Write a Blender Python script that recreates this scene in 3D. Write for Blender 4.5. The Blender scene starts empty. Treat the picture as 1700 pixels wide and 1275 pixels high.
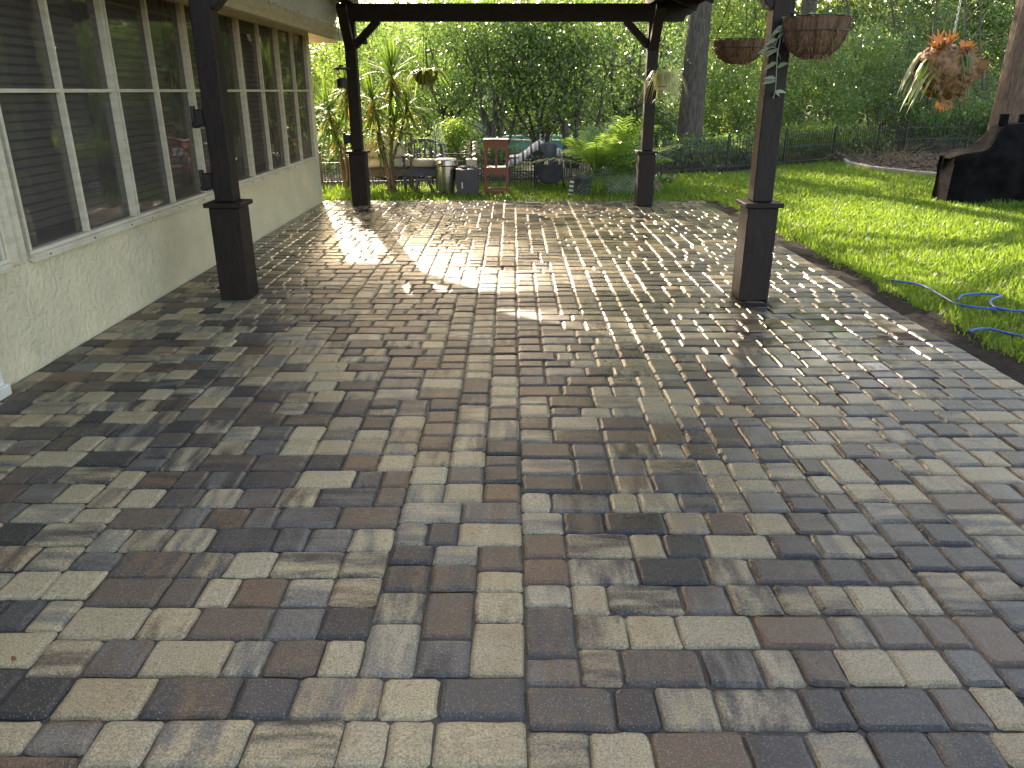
import bpy, bmesh, math, random
import numpy as np
from math import radians as R, sin, cos, tan, atan, pi
from mathutils import Vector, Matrix, noise as mnoise

random.seed(7)
rng = np.random.default_rng(7)
SC = bpy.context.scene
COL = SC.collection

# ------------------------------------------------------------------ camera
H = 1.45                      # eye height (m)
FPX, PITCH = 1280.0, R(20.83) # focal length in photo pixels, downward pitch
cd = bpy.data.cameras.new('camera')
cam = bpy.data.objects.new('camera', cd); COL.objects.link(cam)
cam.location = (0, 0, H); cam.rotation_euler = (R(90) - PITCH, 0, 0)
cd.sensor_width = 36; cd.lens = 36 * FPX / 1700; cd.clip_end = 600; cd.clip_start = .05
SC.camera = cam

# ------------------------------------------------------------------ light
SUN_EL, SUN_AZ = R(24), R(-16)          # azimuth from +Y, negative = left
w = bpy.data.worlds.new('World'); SC.world = w; w.use_nodes = True
nt = w.node_tree; nt.nodes.clear()
sky = nt.nodes.new('ShaderNodeTexSky'); sky.sky_type = 'NISHITA'; sky.sun_disc = False
sky.sun_elevation = SUN_EL; sky.sun_rotation = SUN_AZ; sky.air_density = .8; sky.dust_density = 1.6; sky.ozone_density = .6
bg = nt.nodes.new('ShaderNodeBackground'); bg.inputs['Strength'].default_value = .15
out = nt.nodes.new('ShaderNodeOutputWorld')
nt.links.new(sky.outputs[0], bg.inputs[0]); nt.links.new(bg.outputs[0], out.inputs[0])
sl = bpy.data.lights.new('sun', 'SUN'); sl.energy = 3.2; sl.angle = R(.5); sl.color = (1, .975, .95)
sun = bpy.data.objects.new('sun', sl); COL.objects.link(sun)
sd = Vector((sin(SUN_AZ) * cos(SUN_EL), cos(SUN_AZ) * cos(SUN_EL), sin(SUN_EL)))
sun.rotation_euler = sd.to_track_quat('Z', 'Y').to_euler(); sun.location = (0, 0, 30)
SC.view_settings.view_transform = 'Standard'; SC.view_settings.look = 'None'
SC.view_settings.gamma = 1; SC.view_settings.use_curve_mapping = False
SC.view_settings.exposure = 2.3
SC.view_settings.use_white_balance = True; SC.view_settings.white_balance_temperature = 8800; SC.view_settings.white_balance_tint = 14
SC.render.engine = 'CYCLES'
SC.cycles.use_denoising = True; SC.cycles.denoiser = 'OPENIMAGEDENOISE'; SC.cycles.denoising_input_passes = 'RGB_ALBEDO_NORMAL'; SC.cycles.denoising_prefilter = 'ACCURATE'
SC.cycles.max_bounces = 8; SC.cycles.transparent_max_bounces = 12
SC.cycles.sample_clamp_indirect = 6
SC.cycles.caustics_reflective = False; SC.cycles.caustics_refractive = False

# ------------------------------------------------------------------ helpers
def at(px, py, Y):
    """photo pixel at ground distance Y -> world point"""
    a = PITCH + atan((py - 637.5) / FPX)
    z = H - Y * tan(a); zc = Y * cos(PITCH) + (H - z) * sin(PITCH)
    return Vector(((px - 850) * zc / FPX, Y, z))
def gr(px, py, z=0.):
    a = PITCH + atan((py - 637.5) / FPX)
    return at(px, py, (H - z) / tan(a))

class NT:
    def __init__(s, name):
        s.m = bpy.data.materials.new(name); s.m.use_nodes = True
        s.t = s.m.node_tree; s.t.nodes.clear()
        s.o = s.n('ShaderNodeOutputMaterial')
    def n(s, typ, **kw):
        x = s.t.nodes.new(typ)
        for k, v in kw.items():
            if hasattr(x, k): setattr(x, k, v)
        return x
    def set(s, sock, v):
        if hasattr(v, 'is_output') or isinstance(v, bpy.types.NodeSocket): s.t.links.new(v, sock)
        else:
            if isinstance(v, (tuple, list)) and len(v) == 3 and sock.type == 'RGBA': v = (*v, 1)
            sock.default_value = v
    def pos(s, scale=None, coord='pos'):
        if coord == 'pos': v = s.n('ShaderNodeNewGeometry').outputs['Position']
        else: v = s.n('ShaderNodeTexCoord').outputs['Object']
        if scale is not None:
            m = s.n('ShaderNodeVectorMath', operation='MULTIPLY'); s.set(m.inputs[0], v); m.inputs[1].default_value = scale
            v = m.outputs[0]
        return v
    def noise(s, vec, scale, detail=4, rough=.55, out=0):
        x = s.n('ShaderNodeTexNoise'); s.set(x.inputs['Vector'], vec)
        x.inputs['Scale'].default_value = scale; x.inputs['Detail'].default_value = detail; x.inputs['Roughness'].default_value = rough
        return x.outputs[out]
    def math(s, op, a, b=None, c=None, clamp=False):
        x = s.n('ShaderNodeMath', operation=op); x.use_clamp = clamp
        s.set(x.inputs[0], a)
        if b is not None: s.set(x.inputs[1], b)
        if c is not None: s.set(x.inputs[2], c)
        return x.outputs[0]
    def ramp(s, fac, a, b, lo=0., hi=1.):
        x = s.n('ShaderNodeMapRange', interpolation_type='SMOOTHSTEP'); s.set(x.inputs[0], fac)
        x.inputs[1].default_value = a; x.inputs[2].default_value = b; x.inputs[3].default_value = lo; x.inputs[4].default_value = hi
        return x.outputs[0]
    def mix(s, fac, a, b, blend='MIX'):
        x = s.n('ShaderNodeMix', data_type='RGBA', blend_type=blend)
        s.set(x.inputs[0], fac); s.set(x.inputs[6], a); s.set(x.inputs[7], b)
        return x.outputs[2]
    def attr(s, name, out='Color'):
        x = s.n('ShaderNodeAttribute'); x.attribute_name = name; return x.outputs[out]
    def bump(s, h, strength=.5, dist=.01):
        x = s.n('ShaderNodeBump'); x.inputs['Strength'].default_value = strength; x.inputs['Distance'].default_value = dist
        s.set(x.inputs['Height'], h); return x.outputs[0]
    def bsdf(s, col, rough=.6, metal=0., normal=None, spec=.5, coat=None):
        b = s.n('ShaderNodeBsdfPrincipled')
        s.set(b.inputs['Base Color'], col); s.set(b.inputs['Roughness'], rough); s.set(b.inputs['Metallic'], metal)
        s.set(b.inputs['Specular IOR Level'], spec)
        if normal is not None: s.set(b.inputs['Normal'], normal)
        if coat is not None: b.inputs['Coat Weight'].default_value = coat
        return b.outputs[0]
    def done(s, sh):
        s.t.links.new(sh, s.o.inputs[0]); return s.m

M = {}
def pm(key, c1, c2=None, scale=6, stretch=(1, 1, 1), rough=.6, metal=0., bump=0., bscale=60, bdist=.004, lo=.35, hi=.65, spec=.5, coord='pos', bstretch=None):
    s = NT(key); v = s.pos(stretch, coord)
    col = c1
    if c2 is not None: col = s.mix(s.ramp(s.noise(v, scale, 6), lo, hi), c1, c2)
    nrm = None
    if bump: nrm = s.bump(s.noise(s.pos(bstretch or stretch, coord), bscale, 5, .6), bump, bdist)
    M[key] = s.done(s.bsdf(col, rough, metal, nrm, spec)); return M[key]

def leafmat(key, dark, light, trans, tmix=.45, rough=.38, spec=.5):
    s = NT(key); f = s.attr('tone', 'Fac')
    col = s.mix(f, dark, light)
    tcol = s.mix(f, tuple(x * .75 for x in trans), trans)
    a = s.bsdf(col, rough, 0, None, spec)
    t = s.n('ShaderNodeBsdfTranslucent'); s.set(t.inputs[0], tcol)
    x = s.n('ShaderNodeMixShader'); x.inputs[0].default_value = tmix
    s.t.links.new(a, x.inputs[1]); s.t.links.new(t.outputs[0], x.inputs[2])
    M[key] = s.done(x.outputs[0]); return M[key]

class MB:
    def __init__(s): s.v = []; s.f = []; s.tone = []
    def add(s, vs, fs, tone=None):
        o = len(s.v); s.v += [tuple(x) for x in vs]; s.f += [tuple(i + o for i in f) for f in fs]
        s.tone += [random.random() if tone is None else tone] * len(vs); return s
    def box(s, c, d, rot=None):
        x, y, z = (q / 2 for q in d); c = Vector(c)
        p = [Vector(q) for q in ((-x,-y,-z),(x,-y,-z),(x,y,-z),(-x,y,-z),(-x,-y,z),(x,-y,z),(x,y,z),(-x,y,z))]
        if rot is not None: p = [rot @ q for q in p]
        return s.hexa([c + q for q in p])
    def hexa(s, p): return s.add(p, [(3,2,1,0),(4,5,6,7),(0,1,5,4),(1,2,6,5),(2,3,7,6),(3,0,4,7)])
    def bx(s, x0, x1, y0, y1, z0, z1): return s.box(((x0+x1)/2,(y0+y1)/2,(z0+z1)/2), (abs(x1-x0),abs(y1-y0),abs(z1-z0)))
    def bar(s, a, b, wd, th, up=(0, 0, 1)):
        a, b = Vector(a), Vector(b); d = (b - a).normalized(); u = Vector(up)
        if abs(d.dot(u)) > .98: u = Vector((0, 1, 0))
        sx = d.cross(u).normalized() * wd / 2; sz = sx.cross(d).normalized() * th / 2
        return s.hexa([a-sx-sz, a+sx-sz, b+sx-sz, b-sx-sz, a-sx+sz, a+sx+sz, b+sx+sz, b-sx+sz])
    def tube(s, pts, rad, n=8, cap=True):
        pts = [Vector(p) for p in pts]; m = len(pts)
        if not hasattr(rad, '__len__'): rad = [rad] * m
        vs = []; fs = []; u = None
        for i, p in enumerate(pts):
            d = (pts[min(i+1, m-1)] - pts[max(i-1, 0)]).normalized()
            if u is None: u = d.orthogonal().normalized()
            u = (u - d * u.dot(d)).normalized(); q = d.cross(u)
            for k in range(n):
                a = 2 * pi * k / n; vs.append(p + (u * cos(a) + q * sin(a)) * rad[i])
        for i in range(m - 1):
            for k in range(n):
                k2 = (k + 1) % n; fs.append((i*n+k, i*n+k2, (i+1)*n+k2, (i+1)*n+k))
        if cap: fs += [tuple(range(n))[::-1], tuple((m-1)*n + k for k in range(n))]
        return s.add(vs, fs)
    def lathe(s, prof, n=20, c=(0, 0, 0), capb=True, capt=True):
        c = Vector(c); vs = []; fs = []; m = len(prof)
        for r, z in prof:
            for k in range(n): vs.append(c + Vector((r*cos(2*pi*k/n), r*sin(2*pi*k/n), z)))
        for i in range(m - 1):
            for k in range(n):
                k2 = (k+1) % n; fs.append((i*n+k, i*n+k2, (i+1)*n+k2, (i+1)*n+k))
        if capb: fs.append(tuple(range(n))[::-1])
        if capt: fs.append(tuple((m-1)*n+k for k in range(n)))
        return s.add(vs, fs)
    def strip(s, pts, wid, side, tone=None, fold=0.):
        """leaf-like ribbon along pts; side = direction of width"""
        vs = []; fs = []
        side = Vector(side).normalized()
        for i, p in enumerate(pts):
            p = Vector(p); wd = wid[i] / 2
            vs += [p - side * wd, p + side * wd]
        for i in range(len(pts) - 1): fs.append((2*i, 2*i+1, 2*i+3, 2*i+2))
        return s.add(vs, fs, tone)
    def build(s, name, mat, parent=None, smooth=False, bevel=0., loc=None, tone=False):
        me = bpy.data.meshes.new(name); me.from_pydata(s.v, [], s.f)
        if bevel:
            bm = bmesh.new(); bm.from_mesh(me)
            bmesh.ops.bevel(bm, geom=bm.edges[:], offset=bevel, segments=1, affect='EDGES', clamp_overlap=True)
            bm.to_mesh(me); bm.free()
        elif tone:
            a = me.attributes.new('tone', 'FLOAT', 'POINT'); a.data.foreach_set('value', np.array(s.tone, dtype=np.float32))
        if smooth: me.polygons.foreach_set('use_smooth', [True] * len(me.polygons))
        me.update()
        return link(name, me, mat, parent, loc)
def link(name, me, mat=None, parent=None, loc=None):
    o = bpy.data.objects.new(name, me); COL.objects.link(o)
    if mat is not None and me is not None and not me.materials: me.materials.append(M[mat] if isinstance(mat, str) else mat)
    if parent is not None: o.parent = parent
    if loc is not None: o.location = loc
    return o
def tag(o, label, cat, group=None):
    o['label'] = label; o['category'] = cat
    if group: o['group'] = group
    return o
def thing(name, label, cat, loc=(0, 0, 0), group=None, rz=0):
    o = bpy.data.objects.new(name, None); COL.objects.link(o); o.location = loc; o.rotation_euler = (0, 0, rz)
    o.empty_display_size = .1
    return tag(o, label, cat, group)
def kind(o, k, label=None):
    o['kind'] = k
    if label: o['label'] = label
    return o
def np_mesh(name, V, F, tone=None, per=4):
    me = bpy.data.meshes.new(name)
    nf = len(F); me.vertices.add(len(V)); me.loops.add(nf * per); me.polygons.add(nf)
    me.vertices.foreach_set('co', np.ascontiguousarray(V, dtype=np.float32).ravel())
    me.polygons.foreach_set('loop_start', np.arange(0, nf * per, per, dtype=np.int32))
    me.loops.foreach_set('vertex_index', np.ascontiguousarray(F, dtype=np.int32).ravel())
    if tone is not None:
        a = me.attributes.new('tone', 'FLOAT', 'POINT'); a.data.foreach_set('value', np.ascontiguousarray(tone, dtype=np.float32))
    me.update(calc_edges=True); me.validate(); return me
def leaves(name, P, size, aspect=.5, up=.35, tonemul=None):
    """one kite-shaped folded leaf per point"""
    n = len(P)
    d = rng.normal(size=(n, 3)); d[:, 2] -= .35; d /= np.linalg.norm(d, axis=1, keepdims=True)
    nr = rng.normal(size=(n, 3)); nr[:, 2] = np.abs(nr[:, 2]) + up
    sd_ = np.cross(d, nr); sd_ /= np.linalg.norm(sd_, axis=1, keepdims=True) + 1e-9
    nn = np.cross(sd_, d)
    L = (size * rng.uniform(.6, 1.3, n))[:, None]; W = L * aspect / 2
    V = np.empty((n, 4, 3))
    V[:, 0] = P - d * L * .5; V[:, 2] = P + d * L * .5
    mid = P - d * L * .05
    V[:, 1] = mid + sd_ * W + nn * W * .3; V[:, 3] = mid - sd_ * W + nn * W * .3
    F = np.arange(n * 4).reshape(n, 4)
    t = rng.uniform(0, 1, n) if tonemul is None else np.clip(tonemul + rng.normal(0, .2, n), 0, 1)
    return np_mesh(name, V.reshape(-1, 3), F, np.repeat(t, 4))
DENS = 1.0
def cloud(blobs, dens_sigma=.22):
    """blobs: (centre, radii, clusters, leaves per cluster) -> leaf points + cluster tones"""
    P = []; T = []
    for c, r, k, m in blobs:
        k = int(k*DENS); u = rng.normal(size=(k, 3)); u /= np.linalg.norm(u, axis=1, keepdims=True)
        rad = rng.uniform(.25, 1, (k, 1)) ** .5
        cc = np.array(c) + u * rad * np.array(r)
        t = rng.uniform(0, 1, k)
        sg = dens_sigma * rng.uniform(.6, 1.5, (k, 1, 1))
        pts = cc[:, None, :] + rng.normal(size=(k, m, 3)) * sg * np.array([1, 1, .7])
        P.append(pts.reshape(-1, 3)); T.append(np.repeat(t, m))
    P = np.concatenate(P); T = np.concatenate(T)
    ok = P[:, 2] > .03
    return P[ok], T[ok]

# ------------------------------------------------------------------ materials
pm('wood', (.012, .008, .0072), (.024, .0155, .013), 9, (14, 14, .8), rough=.62, spec=.28, bump=.35, bscale=9, bdist=.004)
pm('wood_h', (.012, .008, .0072), (.024, .0155, .013), 9, (.8, 14, 14), rough=.62, spec=.28, bump=.35, bscale=9, bdist=.004)
def stucco():
    s = NT('stucco'); P = s.pos()
    n1 = s.noise(P, 26, 5, .6); kn = s.ramp(s.noise(P, 24, 4, .55), .42, .64)
    col = s.mix(s.ramp(s.noise(P, 2.2, 5), .3, .7), (.70, .625, .435), (.60, .535, .37))
    col = s.mix(s.ramp(s.noise(P, 3.5, 6, .7), .60, .74, 0, .35), col, (.36, .33, .22))
    M['stucco'] = s.done(s.bsdf(col, .9, 0, s.bump(s.math('ADD', kn, s.math('MULTIPLY', n1, .9)), .6, .007)))
stucco()
pm('vinyl', (.66, .60, .47), (.55, .49, .375), 7, (1, 1, 4), rough=.5, bump=.05, bscale=30)
pm('white_metal', (.72, .70, .64), (.6, .58, .52), 5, rough=.45)
pm('sash', (.16, .15, .14), (.12, .11, .1), 8, rough=.5)
pm('blind', (.80, .74, .66), (.72, .66, .58), 4, rough=.55)
pm('interior', (.5, .46, .4), (.42, .38, .33), 1.5, rough=.9)
pm('black_metal', (.012, .012, .013), (.02, .02, .02), 20, rough=.45)
pm('flashing', (.80, .82, .88), (.66, .68, .74), 4, (1, 4, 4), rough=.4, metal=.15, bump=.3, bscale=5, bdist=.03)
pm('roof_metal', (.10, .09, .085), (.14, .13, .12), 4, rough=.5, metal=.3)
pm('shingle', (.16, .14, .12), (.10, .09, .08), 25, rough=.95, bump=.5, bscale=40)
pm('bark', (.055, .045, .036), (.13, .11, .09), 5, (9, 9, 1.1), rough=.95, bump=1., bscale=4.5, bdist=.05)
pm('bark_red', (.10, .062, .042), (.19, .125, .09), 5, (9, 9, 1.0), rough=.95, bump=1., bscale=4.5, bdist=.05)
pm('bark_smooth', (.05, .042, .036), (.11, .095, .08), 4, (4, 4, 1.2), rough=.8, bump=.3, bscale=14)
pm('yucca_stem', (.17, .12, .075), (.08, .06, .04), 10, (1, 1, 6), rough=.9, bump=.6, bscale=18, bdist=.01)
pm('soil', (.010, .0075, .006), (.024, .018, .013), 20, rough=.85, spec=.15, bump=1., bscale=30, bdist=.02)
pm('forest_floor', (.045, .040, .024), (.035, .055, .018), 1.2, rough=.95, bump=.8, bscale=20, bdist=.03)
pm('mulch_base', (.10, .066, .045), (.055, .036, .026), 14, rough=.95, bump=1., bscale=30, bdist=.03)
pm('chip', (.20, .135, .09), (.08, .05, .035), 9, rough=.9)
pm('edging', (.42, .36, .28), (.30, .26, .2), 10, rough=.9, bump=.4, bscale=40)
pm('coir', (.19, .10, .052), (.095, .048, .026), 12, (6, 6, 1), rough=.95, bump=1., bscale=25, bdist=.012)
pm('coir_fibre', (.30, .16, .08), (.18, .095, .045), 30, rough=.9)
pm('cream_pot', (.62, .50, .34), (.52, .41, .28), 6, rough=.55)
pm('terracotta', (.20, .10, .065), (.14, .07, .05), 8, rough=.85, bump=.2)
pm('concrete', (.42, .40, .36), (.28, .27, .24), 8, rough=.9, bump=.4, bscale=50)
pm('brown_wood', (.10, .072, .055), (.06, .043, .034), 9, (2, 2, 2), rough=.6, bump=.2)
pm('blue_wood', (.045, .065, .115), (.035, .05, .085), 9, rough=.5, bump=.2)
pm('red_wood', (.25, .068, .042), (.16, .045, .03), 10, (8, 8, 1), rough=.55, bump=.2)
pm('cushion', (.50, .44, .36), (.42, .36, .30), 8, rough=.95, bump=.5, bscale=25, bdist=.02)
pm('steel', (.62, .61, .58), (.5, .49, .47), 6, (8, 8, .5), rough=.22, metal=1.)
pm('dark_plastic', (.035, .04, .048), (.05, .055, .063), 8, rough=.5, bump=.2)
pm('white_pot', (.62, .60, .55), (.5, .48, .44), 6, rough=.5)
pm('copper', (.28, .14, .08), (.2, .1, .06), 10, rough=.4, metal=.6)
pm('fabric_dark', (.035, .037, .045), (.055, .058, .068), 6, rough=.9, bump=.4, bscale=200)
pm('fabric_grey', (.12, .13, .15), (.09, .10, .115), 6, rough=.9, bump=.4, bscale=150)
pm('cover', (.006, .0056, .006), (.010, .0095, .0095), 5, rough=.85, spec=.03, bump=.55, bscale=6, bdist=.05)
pm('hose', (.02, .10, .42), (.015, .07, .28), 10, rough=.35)
pm('teal', (.16, .44, .46), (.13, .38, .40), 2, rough=.4)
pm('pale_wall', (.62, .62, .60), (.52, .52, .5), 2, rough=.8)
pm('house_glass', (.03, .04, .05), rough=.1)
pm('grey_roof', (.3, .3, .31), (.22, .22, .23), 4, rough=.9)
pm('dry_leaf', (.26, .13, .05), (.14, .07, .03), 30, rough=.8)
pm('shield', (.27, .14, .06), (.12, .055, .025), 14, rough=.75, bump=.6, bscale=20, bdist=.02)
pm('zinc', (.5, .5, .5), (.4, .4, .4), 20, rough=.35, metal=1)
leafmat('leaf', (.035, .080, .032), (.105, .165, .070), (.28, .48, .09), .48, .28, .9)
leafmat('leaf_bright', (.055, .105, .024), (.12, .185, .045), (.40, .60, .09), .5, .32, .7)
leafmat('leaf_dark', (.030, .066, .034), (.095, .145, .080), (.26, .44, .11), .46, .24, 1.)
leafmat('leaf_far', (.040, .085, .024), (.09, .15, .045), (.28, .42, .08), .48)
leafmat('grass', (.036, .095, .014), (.105, .195, .030), (.33, .52, .05), .5, .42, .35)
leafmat('spike', (.045, .11, .03), (.10, .18, .05), (.26, .42, .06), .4, .55, .3)
leafmat('spike_old', (.22, .13, .04), (.30, .23, .05), (.42, .30, .05), .4, .7, .2)
leafmat('palm', (.045, .11, .03), (.12, .20, .055), (.32, .52, .08), .45, .32, .7)
leafmat('spider', (.25, .32, .10), (.45, .48, .26), (.5, .52, .2), .4, .4)
leafmat('vine', (.16, .20, .12), (.34, .38, .28), (.25, .34, .12), .25, .35)
leafmat('purple', (.045, .045, .05), (.09, .09, .095), (.06, .07, .06), .25, .35)
leafmat('antler', (.17, .085, .032), (.25, .125, .05), (.34, .12, .03), .22, .6)
leafmat('straw', (.28, .21, .12), (.42, .33, .19), (.35, .26, .12), .3, .7)

def glass_mat():
    s = NT('glass'); f = s.n('ShaderNodeFresnel'); f.inputs[0].default_value = 1.5
    n = s.bump(s.noise(s.pos(), 2.2, 2), .06, .05)
    g = s.n('ShaderNodeBsdfGlossy'); g.inputs['Roughness'].default_value = .025; g.inputs['Color'].default_value = (.9, .92, .92, 1)
    s.set(g.inputs['Normal'], n)
    t = s.n('ShaderNodeBsdfTransparent'); t.inputs[0].default_value = (.84, .82, .80, 1)
    x = s.n('ShaderNodeMixShader'); s.set(x.inputs[0], s.math('MULTIPLY', f.outputs[0], .40)); 
    df = s.n('ShaderNodeBsdfDiffuse'); df.inputs[0].default_value = (.13, .12, .112, 1)
    y = s.n('ShaderNodeMixShader'); y.inputs[0].default_value = .34; s.t.links.new(t.outputs[0], y.inputs[1]); s.t.links.new(df.outputs[0], y.inputs[2])
    s.t.links.new(y.outputs[0], x.inputs[1]); s.t.links.new(g.outputs[0], x.inputs[2])
    M['glass'] = s.done(x.outputs[0])
glass_mat()

def paver_mat():
    s = NT('paver')
    P = s.pos(); ca = s.attr('col_a'); cb = s.attr('col_b'); rd = s.attr('seed')
    off = s.n('ShaderNodeVectorMath', operation='MULTIPLY_ADD'); s.set(off.inputs[0], rd); off.inputs[1].default_value = (40, 40, 40); s.set(off.inputs[2], P)
    O = off.outputs[0]
    def st(sc):
        m = s.n('ShaderNodeVectorMath', operation='MULTIPLY'); s.set(m.inputs[0], O); m.inputs[1].default_value = sc; return m.outputs[0]
    streak_x = s.noise(st((4, 17, 1)), 1., 4, .55); streak_y = s.noise(st((17, 4, 1)), 1., 4, .55)
    sep = s.n('ShaderNodeSeparateColor'); s.set(sep.inputs[0], rd)
    mx = s.n('ShaderNodeMix', data_type='FLOAT'); s.set(mx.inputs[0], sep.outputs[2]); s.set(mx.inputs[2], streak_x); s.set(mx.inputs[3], streak_y)
    fac = s.ramp(s.math('ADD', mx.outputs[0], s.math('MULTIPLY', s.math('SUBTRACT', s.noise(P, 120, 3, .7), .5), .35)), .34, .68)
    col = s.mix(fac, ca, cb)
    grain = s.noise(P, 190, 4, .75); blot = s.noise(P, 42, 4, .7)
    col = s.mix(1., col, s.mix(s.ramp(grain, .32, .68), (.50, .50, .50), (1.48, 1.45, 1.38)), 'MULTIPLY')
    col = s.mix(s.ramp(blot, .56, .70, 0, .45), col, (.055, .053, .055))
    peb = s.n('ShaderNodeTexVoronoi'); s.set(peb.inputs['Vector'], P); peb.inputs['Scale'].default_value = 130
    col = s.mix(s.ramp(peb.outputs['Distance'], .14, .22, .6, 0), col, (.46, .41, .33))
    xyz = s.n('ShaderNodeSeparateXYZ'); s.set(xyz.inputs[0], P)
    X, Y = xyz.outputs[0], xyz.outputs[1]
    big = s.noise(P, 1.1, 4, .55)
    # water left after hosing: right half of the patio and its far end
    wx = s.ramp(s.math('ADD', X, s.math('MULTIPLY', big, 2.2)), .7, 2.1)
    wy = s.ramp(s.math('ADD', Y, s.math('MULTIPLY', big, 2.5)), 6.6, 9.6)
    wet = s.math('MAXIMUM', s.math('MULTIPLY', wx, .8), wy)
    # puddles by the post
    dx = s.math('DIVIDE', s.math('SUBTRACT', X, 2.0), .95); dy = s.math('DIVIDE', s.math('SUBTRACT', Y, 4.75), 1.25)
    rr = s.math('ADD', s.math('MULTIPLY', dx, dx), s.math('MULTIPLY', dy, dy))
    pud = s.math('MULTIPLY', s.ramp(rr, .15, 1., 1., 0.), s.ramp(s.noise(P, 5.5, 3, .5), .42, .54))
    col = s.mix(s.math('MULTIPLY', wx, .34), col, (.0, .0, .0))
    stain = s.noise(P, 2.6, 5, .65)
    col = s.mix(s.ramp(stain, .52, .72, 0, .35), col, s.mix(.6, col, (.05, .047, .042)))
    col = s.mix(s.math('MULTIPLY', pud, .25), col, (.0, .0, .0))
    rough = s.math('ADD', s.math('SUBTRACT', .52, s.math('MULTIPLY', wet, .37)), s.math('MULTIPLY', s.math('SUBTRACT', blot, .5), .30))
    rough = s.math('MAXIMUM', rough, .16)
    mr = s.n('ShaderNodeMix', data_type='FLOAT'); s.set(mr.inputs[0], pud); s.set(mr.inputs[2], rough); mr.inputs[3].default_value = .09
    hgt = s.math('ADD', s.math('MULTIPLY', grain, .5), s.math('ADD', s.math('MULTIPLY', blot, .7), s.math('MULTIPLY', s.noise(P, 14, 2), 1.)))
    b = s.n('ShaderNodeBump'); b.inputs['Distance'].default_value = .004; s.set(b.inputs['Height'], hgt)
    s.set(b.inputs['Strength'], s.math('SUBTRACT', .55, s.math('ADD', s.math('MULTIPLY', pud, .45), s.math('MULTIPLY', wet, .1))))
    M['paver'] = s.done(s.bsdf(col, mr.outputs[0], 0, b.outputs[0], .5))
paver_mat()

def lawn_mat():
    s = NT('lawn_soil'); P = s.pos()
    c = s.mix(s.ramp(s.noise(P, 1.5, 5), .35, .65), (.035, .075, .012), (.06, .11, .016))
    c = s.mix(s.ramp(s.noise(P, 60, 4), .4, .7), c, (.03, .03, .012))
    M['lawn_soil'] = s.done(s.bsdf(c, .9, 0, s.bump(s.noise(P, 90, 4), 1., .03)))
lawn_mat()

def blanket_mat():
    s = NT('blanket'); P = s.pos((1, 1, 1), 'obj')
    wv = s.n('ShaderNodeTexWave', wave_type='BANDS', bands_direction='X'); s.set(wv.inputs['Vector'], P); wv.inputs['Scale'].default_value = 2.4
    wv.inputs['Distortion'].default_value = .4
    ch = s.n('ShaderNodeTexChecker'); s.set(ch.inputs['Vector'], P); ch.inputs['Scale'].default_value = 60
    c = s.mix(s.ramp(wv.outputs[1], .80, .86), (.55, .52, .50), (.04, .04, .055))
    c = s.mix(s.math('MULTIPLY', s.ramp(wv.outputs[1], .15, .2, 1, 0), ch.outputs[1]), c, (.06, .06, .08))
    M['blanket'] = s.done(s.bsdf(c, .95, 0, s.bump(s.noise(s.pos(), 120, 3), .4, .005)))
blanket_mat()

# ------------------------------------------------------------------ ground
mb = MB(); mb.add([(-260,-260,-.10),(260,-260,-.10),(260,260,-.10),(-260,260,-.10)], [(0,1,2,3)])
kind(mb.build('ground', 'forest_floor'), 'structure', 'brown leaf littered woodland ground reaching beyond the fence')
PX0, PX1, PY0, PY1 = -2.64, 2.71, -1.0, 11.12
FENCE = [(-9., 13.6), (-3.1, 12.95), (0.4, 13.5), (2.77, 14.7), (5.7, 16.8), (9.6, 19.7), (15., 21.)]
def fence_y(x):
    for (a, b), (c, d) in zip(FENCE, FENCE[1:]):
        if a <= x <= c: return b + (d - b) * (x - a) / (c - a)
    return 13.
mb = MB()
xs = [-9, -3.1, .4, 2.77, 5.7, 9.6, 15]
nx = 120
gv = []; gf = []
for i in range(nx + 1):
    x = -9 + 24 * i / nx
    y1 = fence_y(x); y0 = -2.
    for j in range(13):
        y = y0 + (y1 - y0) * j / 12
        gv.append((x, y, -.045 + .015 * mnoise.noise((x * .5, y * .5, 0))))
for i in range(nx):
    for j in range(12): gf.append((i*13+j, (i+1)*13+j, (i+1)*13+j+1, i*13+j+1))
mb.add(gv, gf)
kind(mb.build('lawn', 'lawn_soil', smooth=True), 'structure', 'sunlit green lawn around the paved patio')

# bedding + pavers
A4 = .1486 / 4
patio = MB(); patio.bx(PX0 - .012, PX1 + .0, PY0, PY1, -.06, -.011)
patio = kind(patio.build('patio', pm('joint_sand', (.034, .031, .027), (.018, .017, .015), 30, rough=.55, bump=.5, bscale=120, bdist=.004)), 'structure', 'paver patio of blended tan and charcoal stones')

def skyline(width, height, rs):
    sky_ = [[0, width, 0]]; out = []
    okw = lambda k: k == 0 or k in (3, 4) or k >= 6
    pcs = [((4,4), 40), ((6,4), 28), ((3,4), 12), ((4,6), 7), ((4,3), 6)]
    while True:
        i = min(range(len(sky_)), key=lambda k: (sky_[k][2], sky_[k][0]))
        x, wd, y = sky_[i]
        if y >= height: break
        ln = sky_[i-1][2] if i > 0 else None; rn = sky_[i+1][2] if i + 1 < len(sky_) else None
        c = []; ws = []
        for (pw, ph), q in pcs:
            if pw <= wd and okw(wd - pw):
                g = q
                if ln is not None and y + ph == ln: g *= 9
                if wd == pw and rn is not None and y + ph == rn: g *= 9
                c.append((pw, ph)); ws.append(g)
        pw, ph = rs.choices(c, ws)[0]
        out.append((x, y, pw, min(ph, height - y)))
        new = [[x, pw, y + ph]]
        if wd > pw: new.append([x + pw, wd - pw, y])
        sky_[i:i+1] = new
        j = 0
        while j < len(sky_) - 1:
            if sky_[j][2] == sky_[j+1][2]: sky_[j][1] += sky_[j+1][1]; del sky_[j+1]
            else: j += 1
    return out
rs = random.Random(11)
SEAM = .035; NY = int((PY1 - PY0) / A4)
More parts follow.
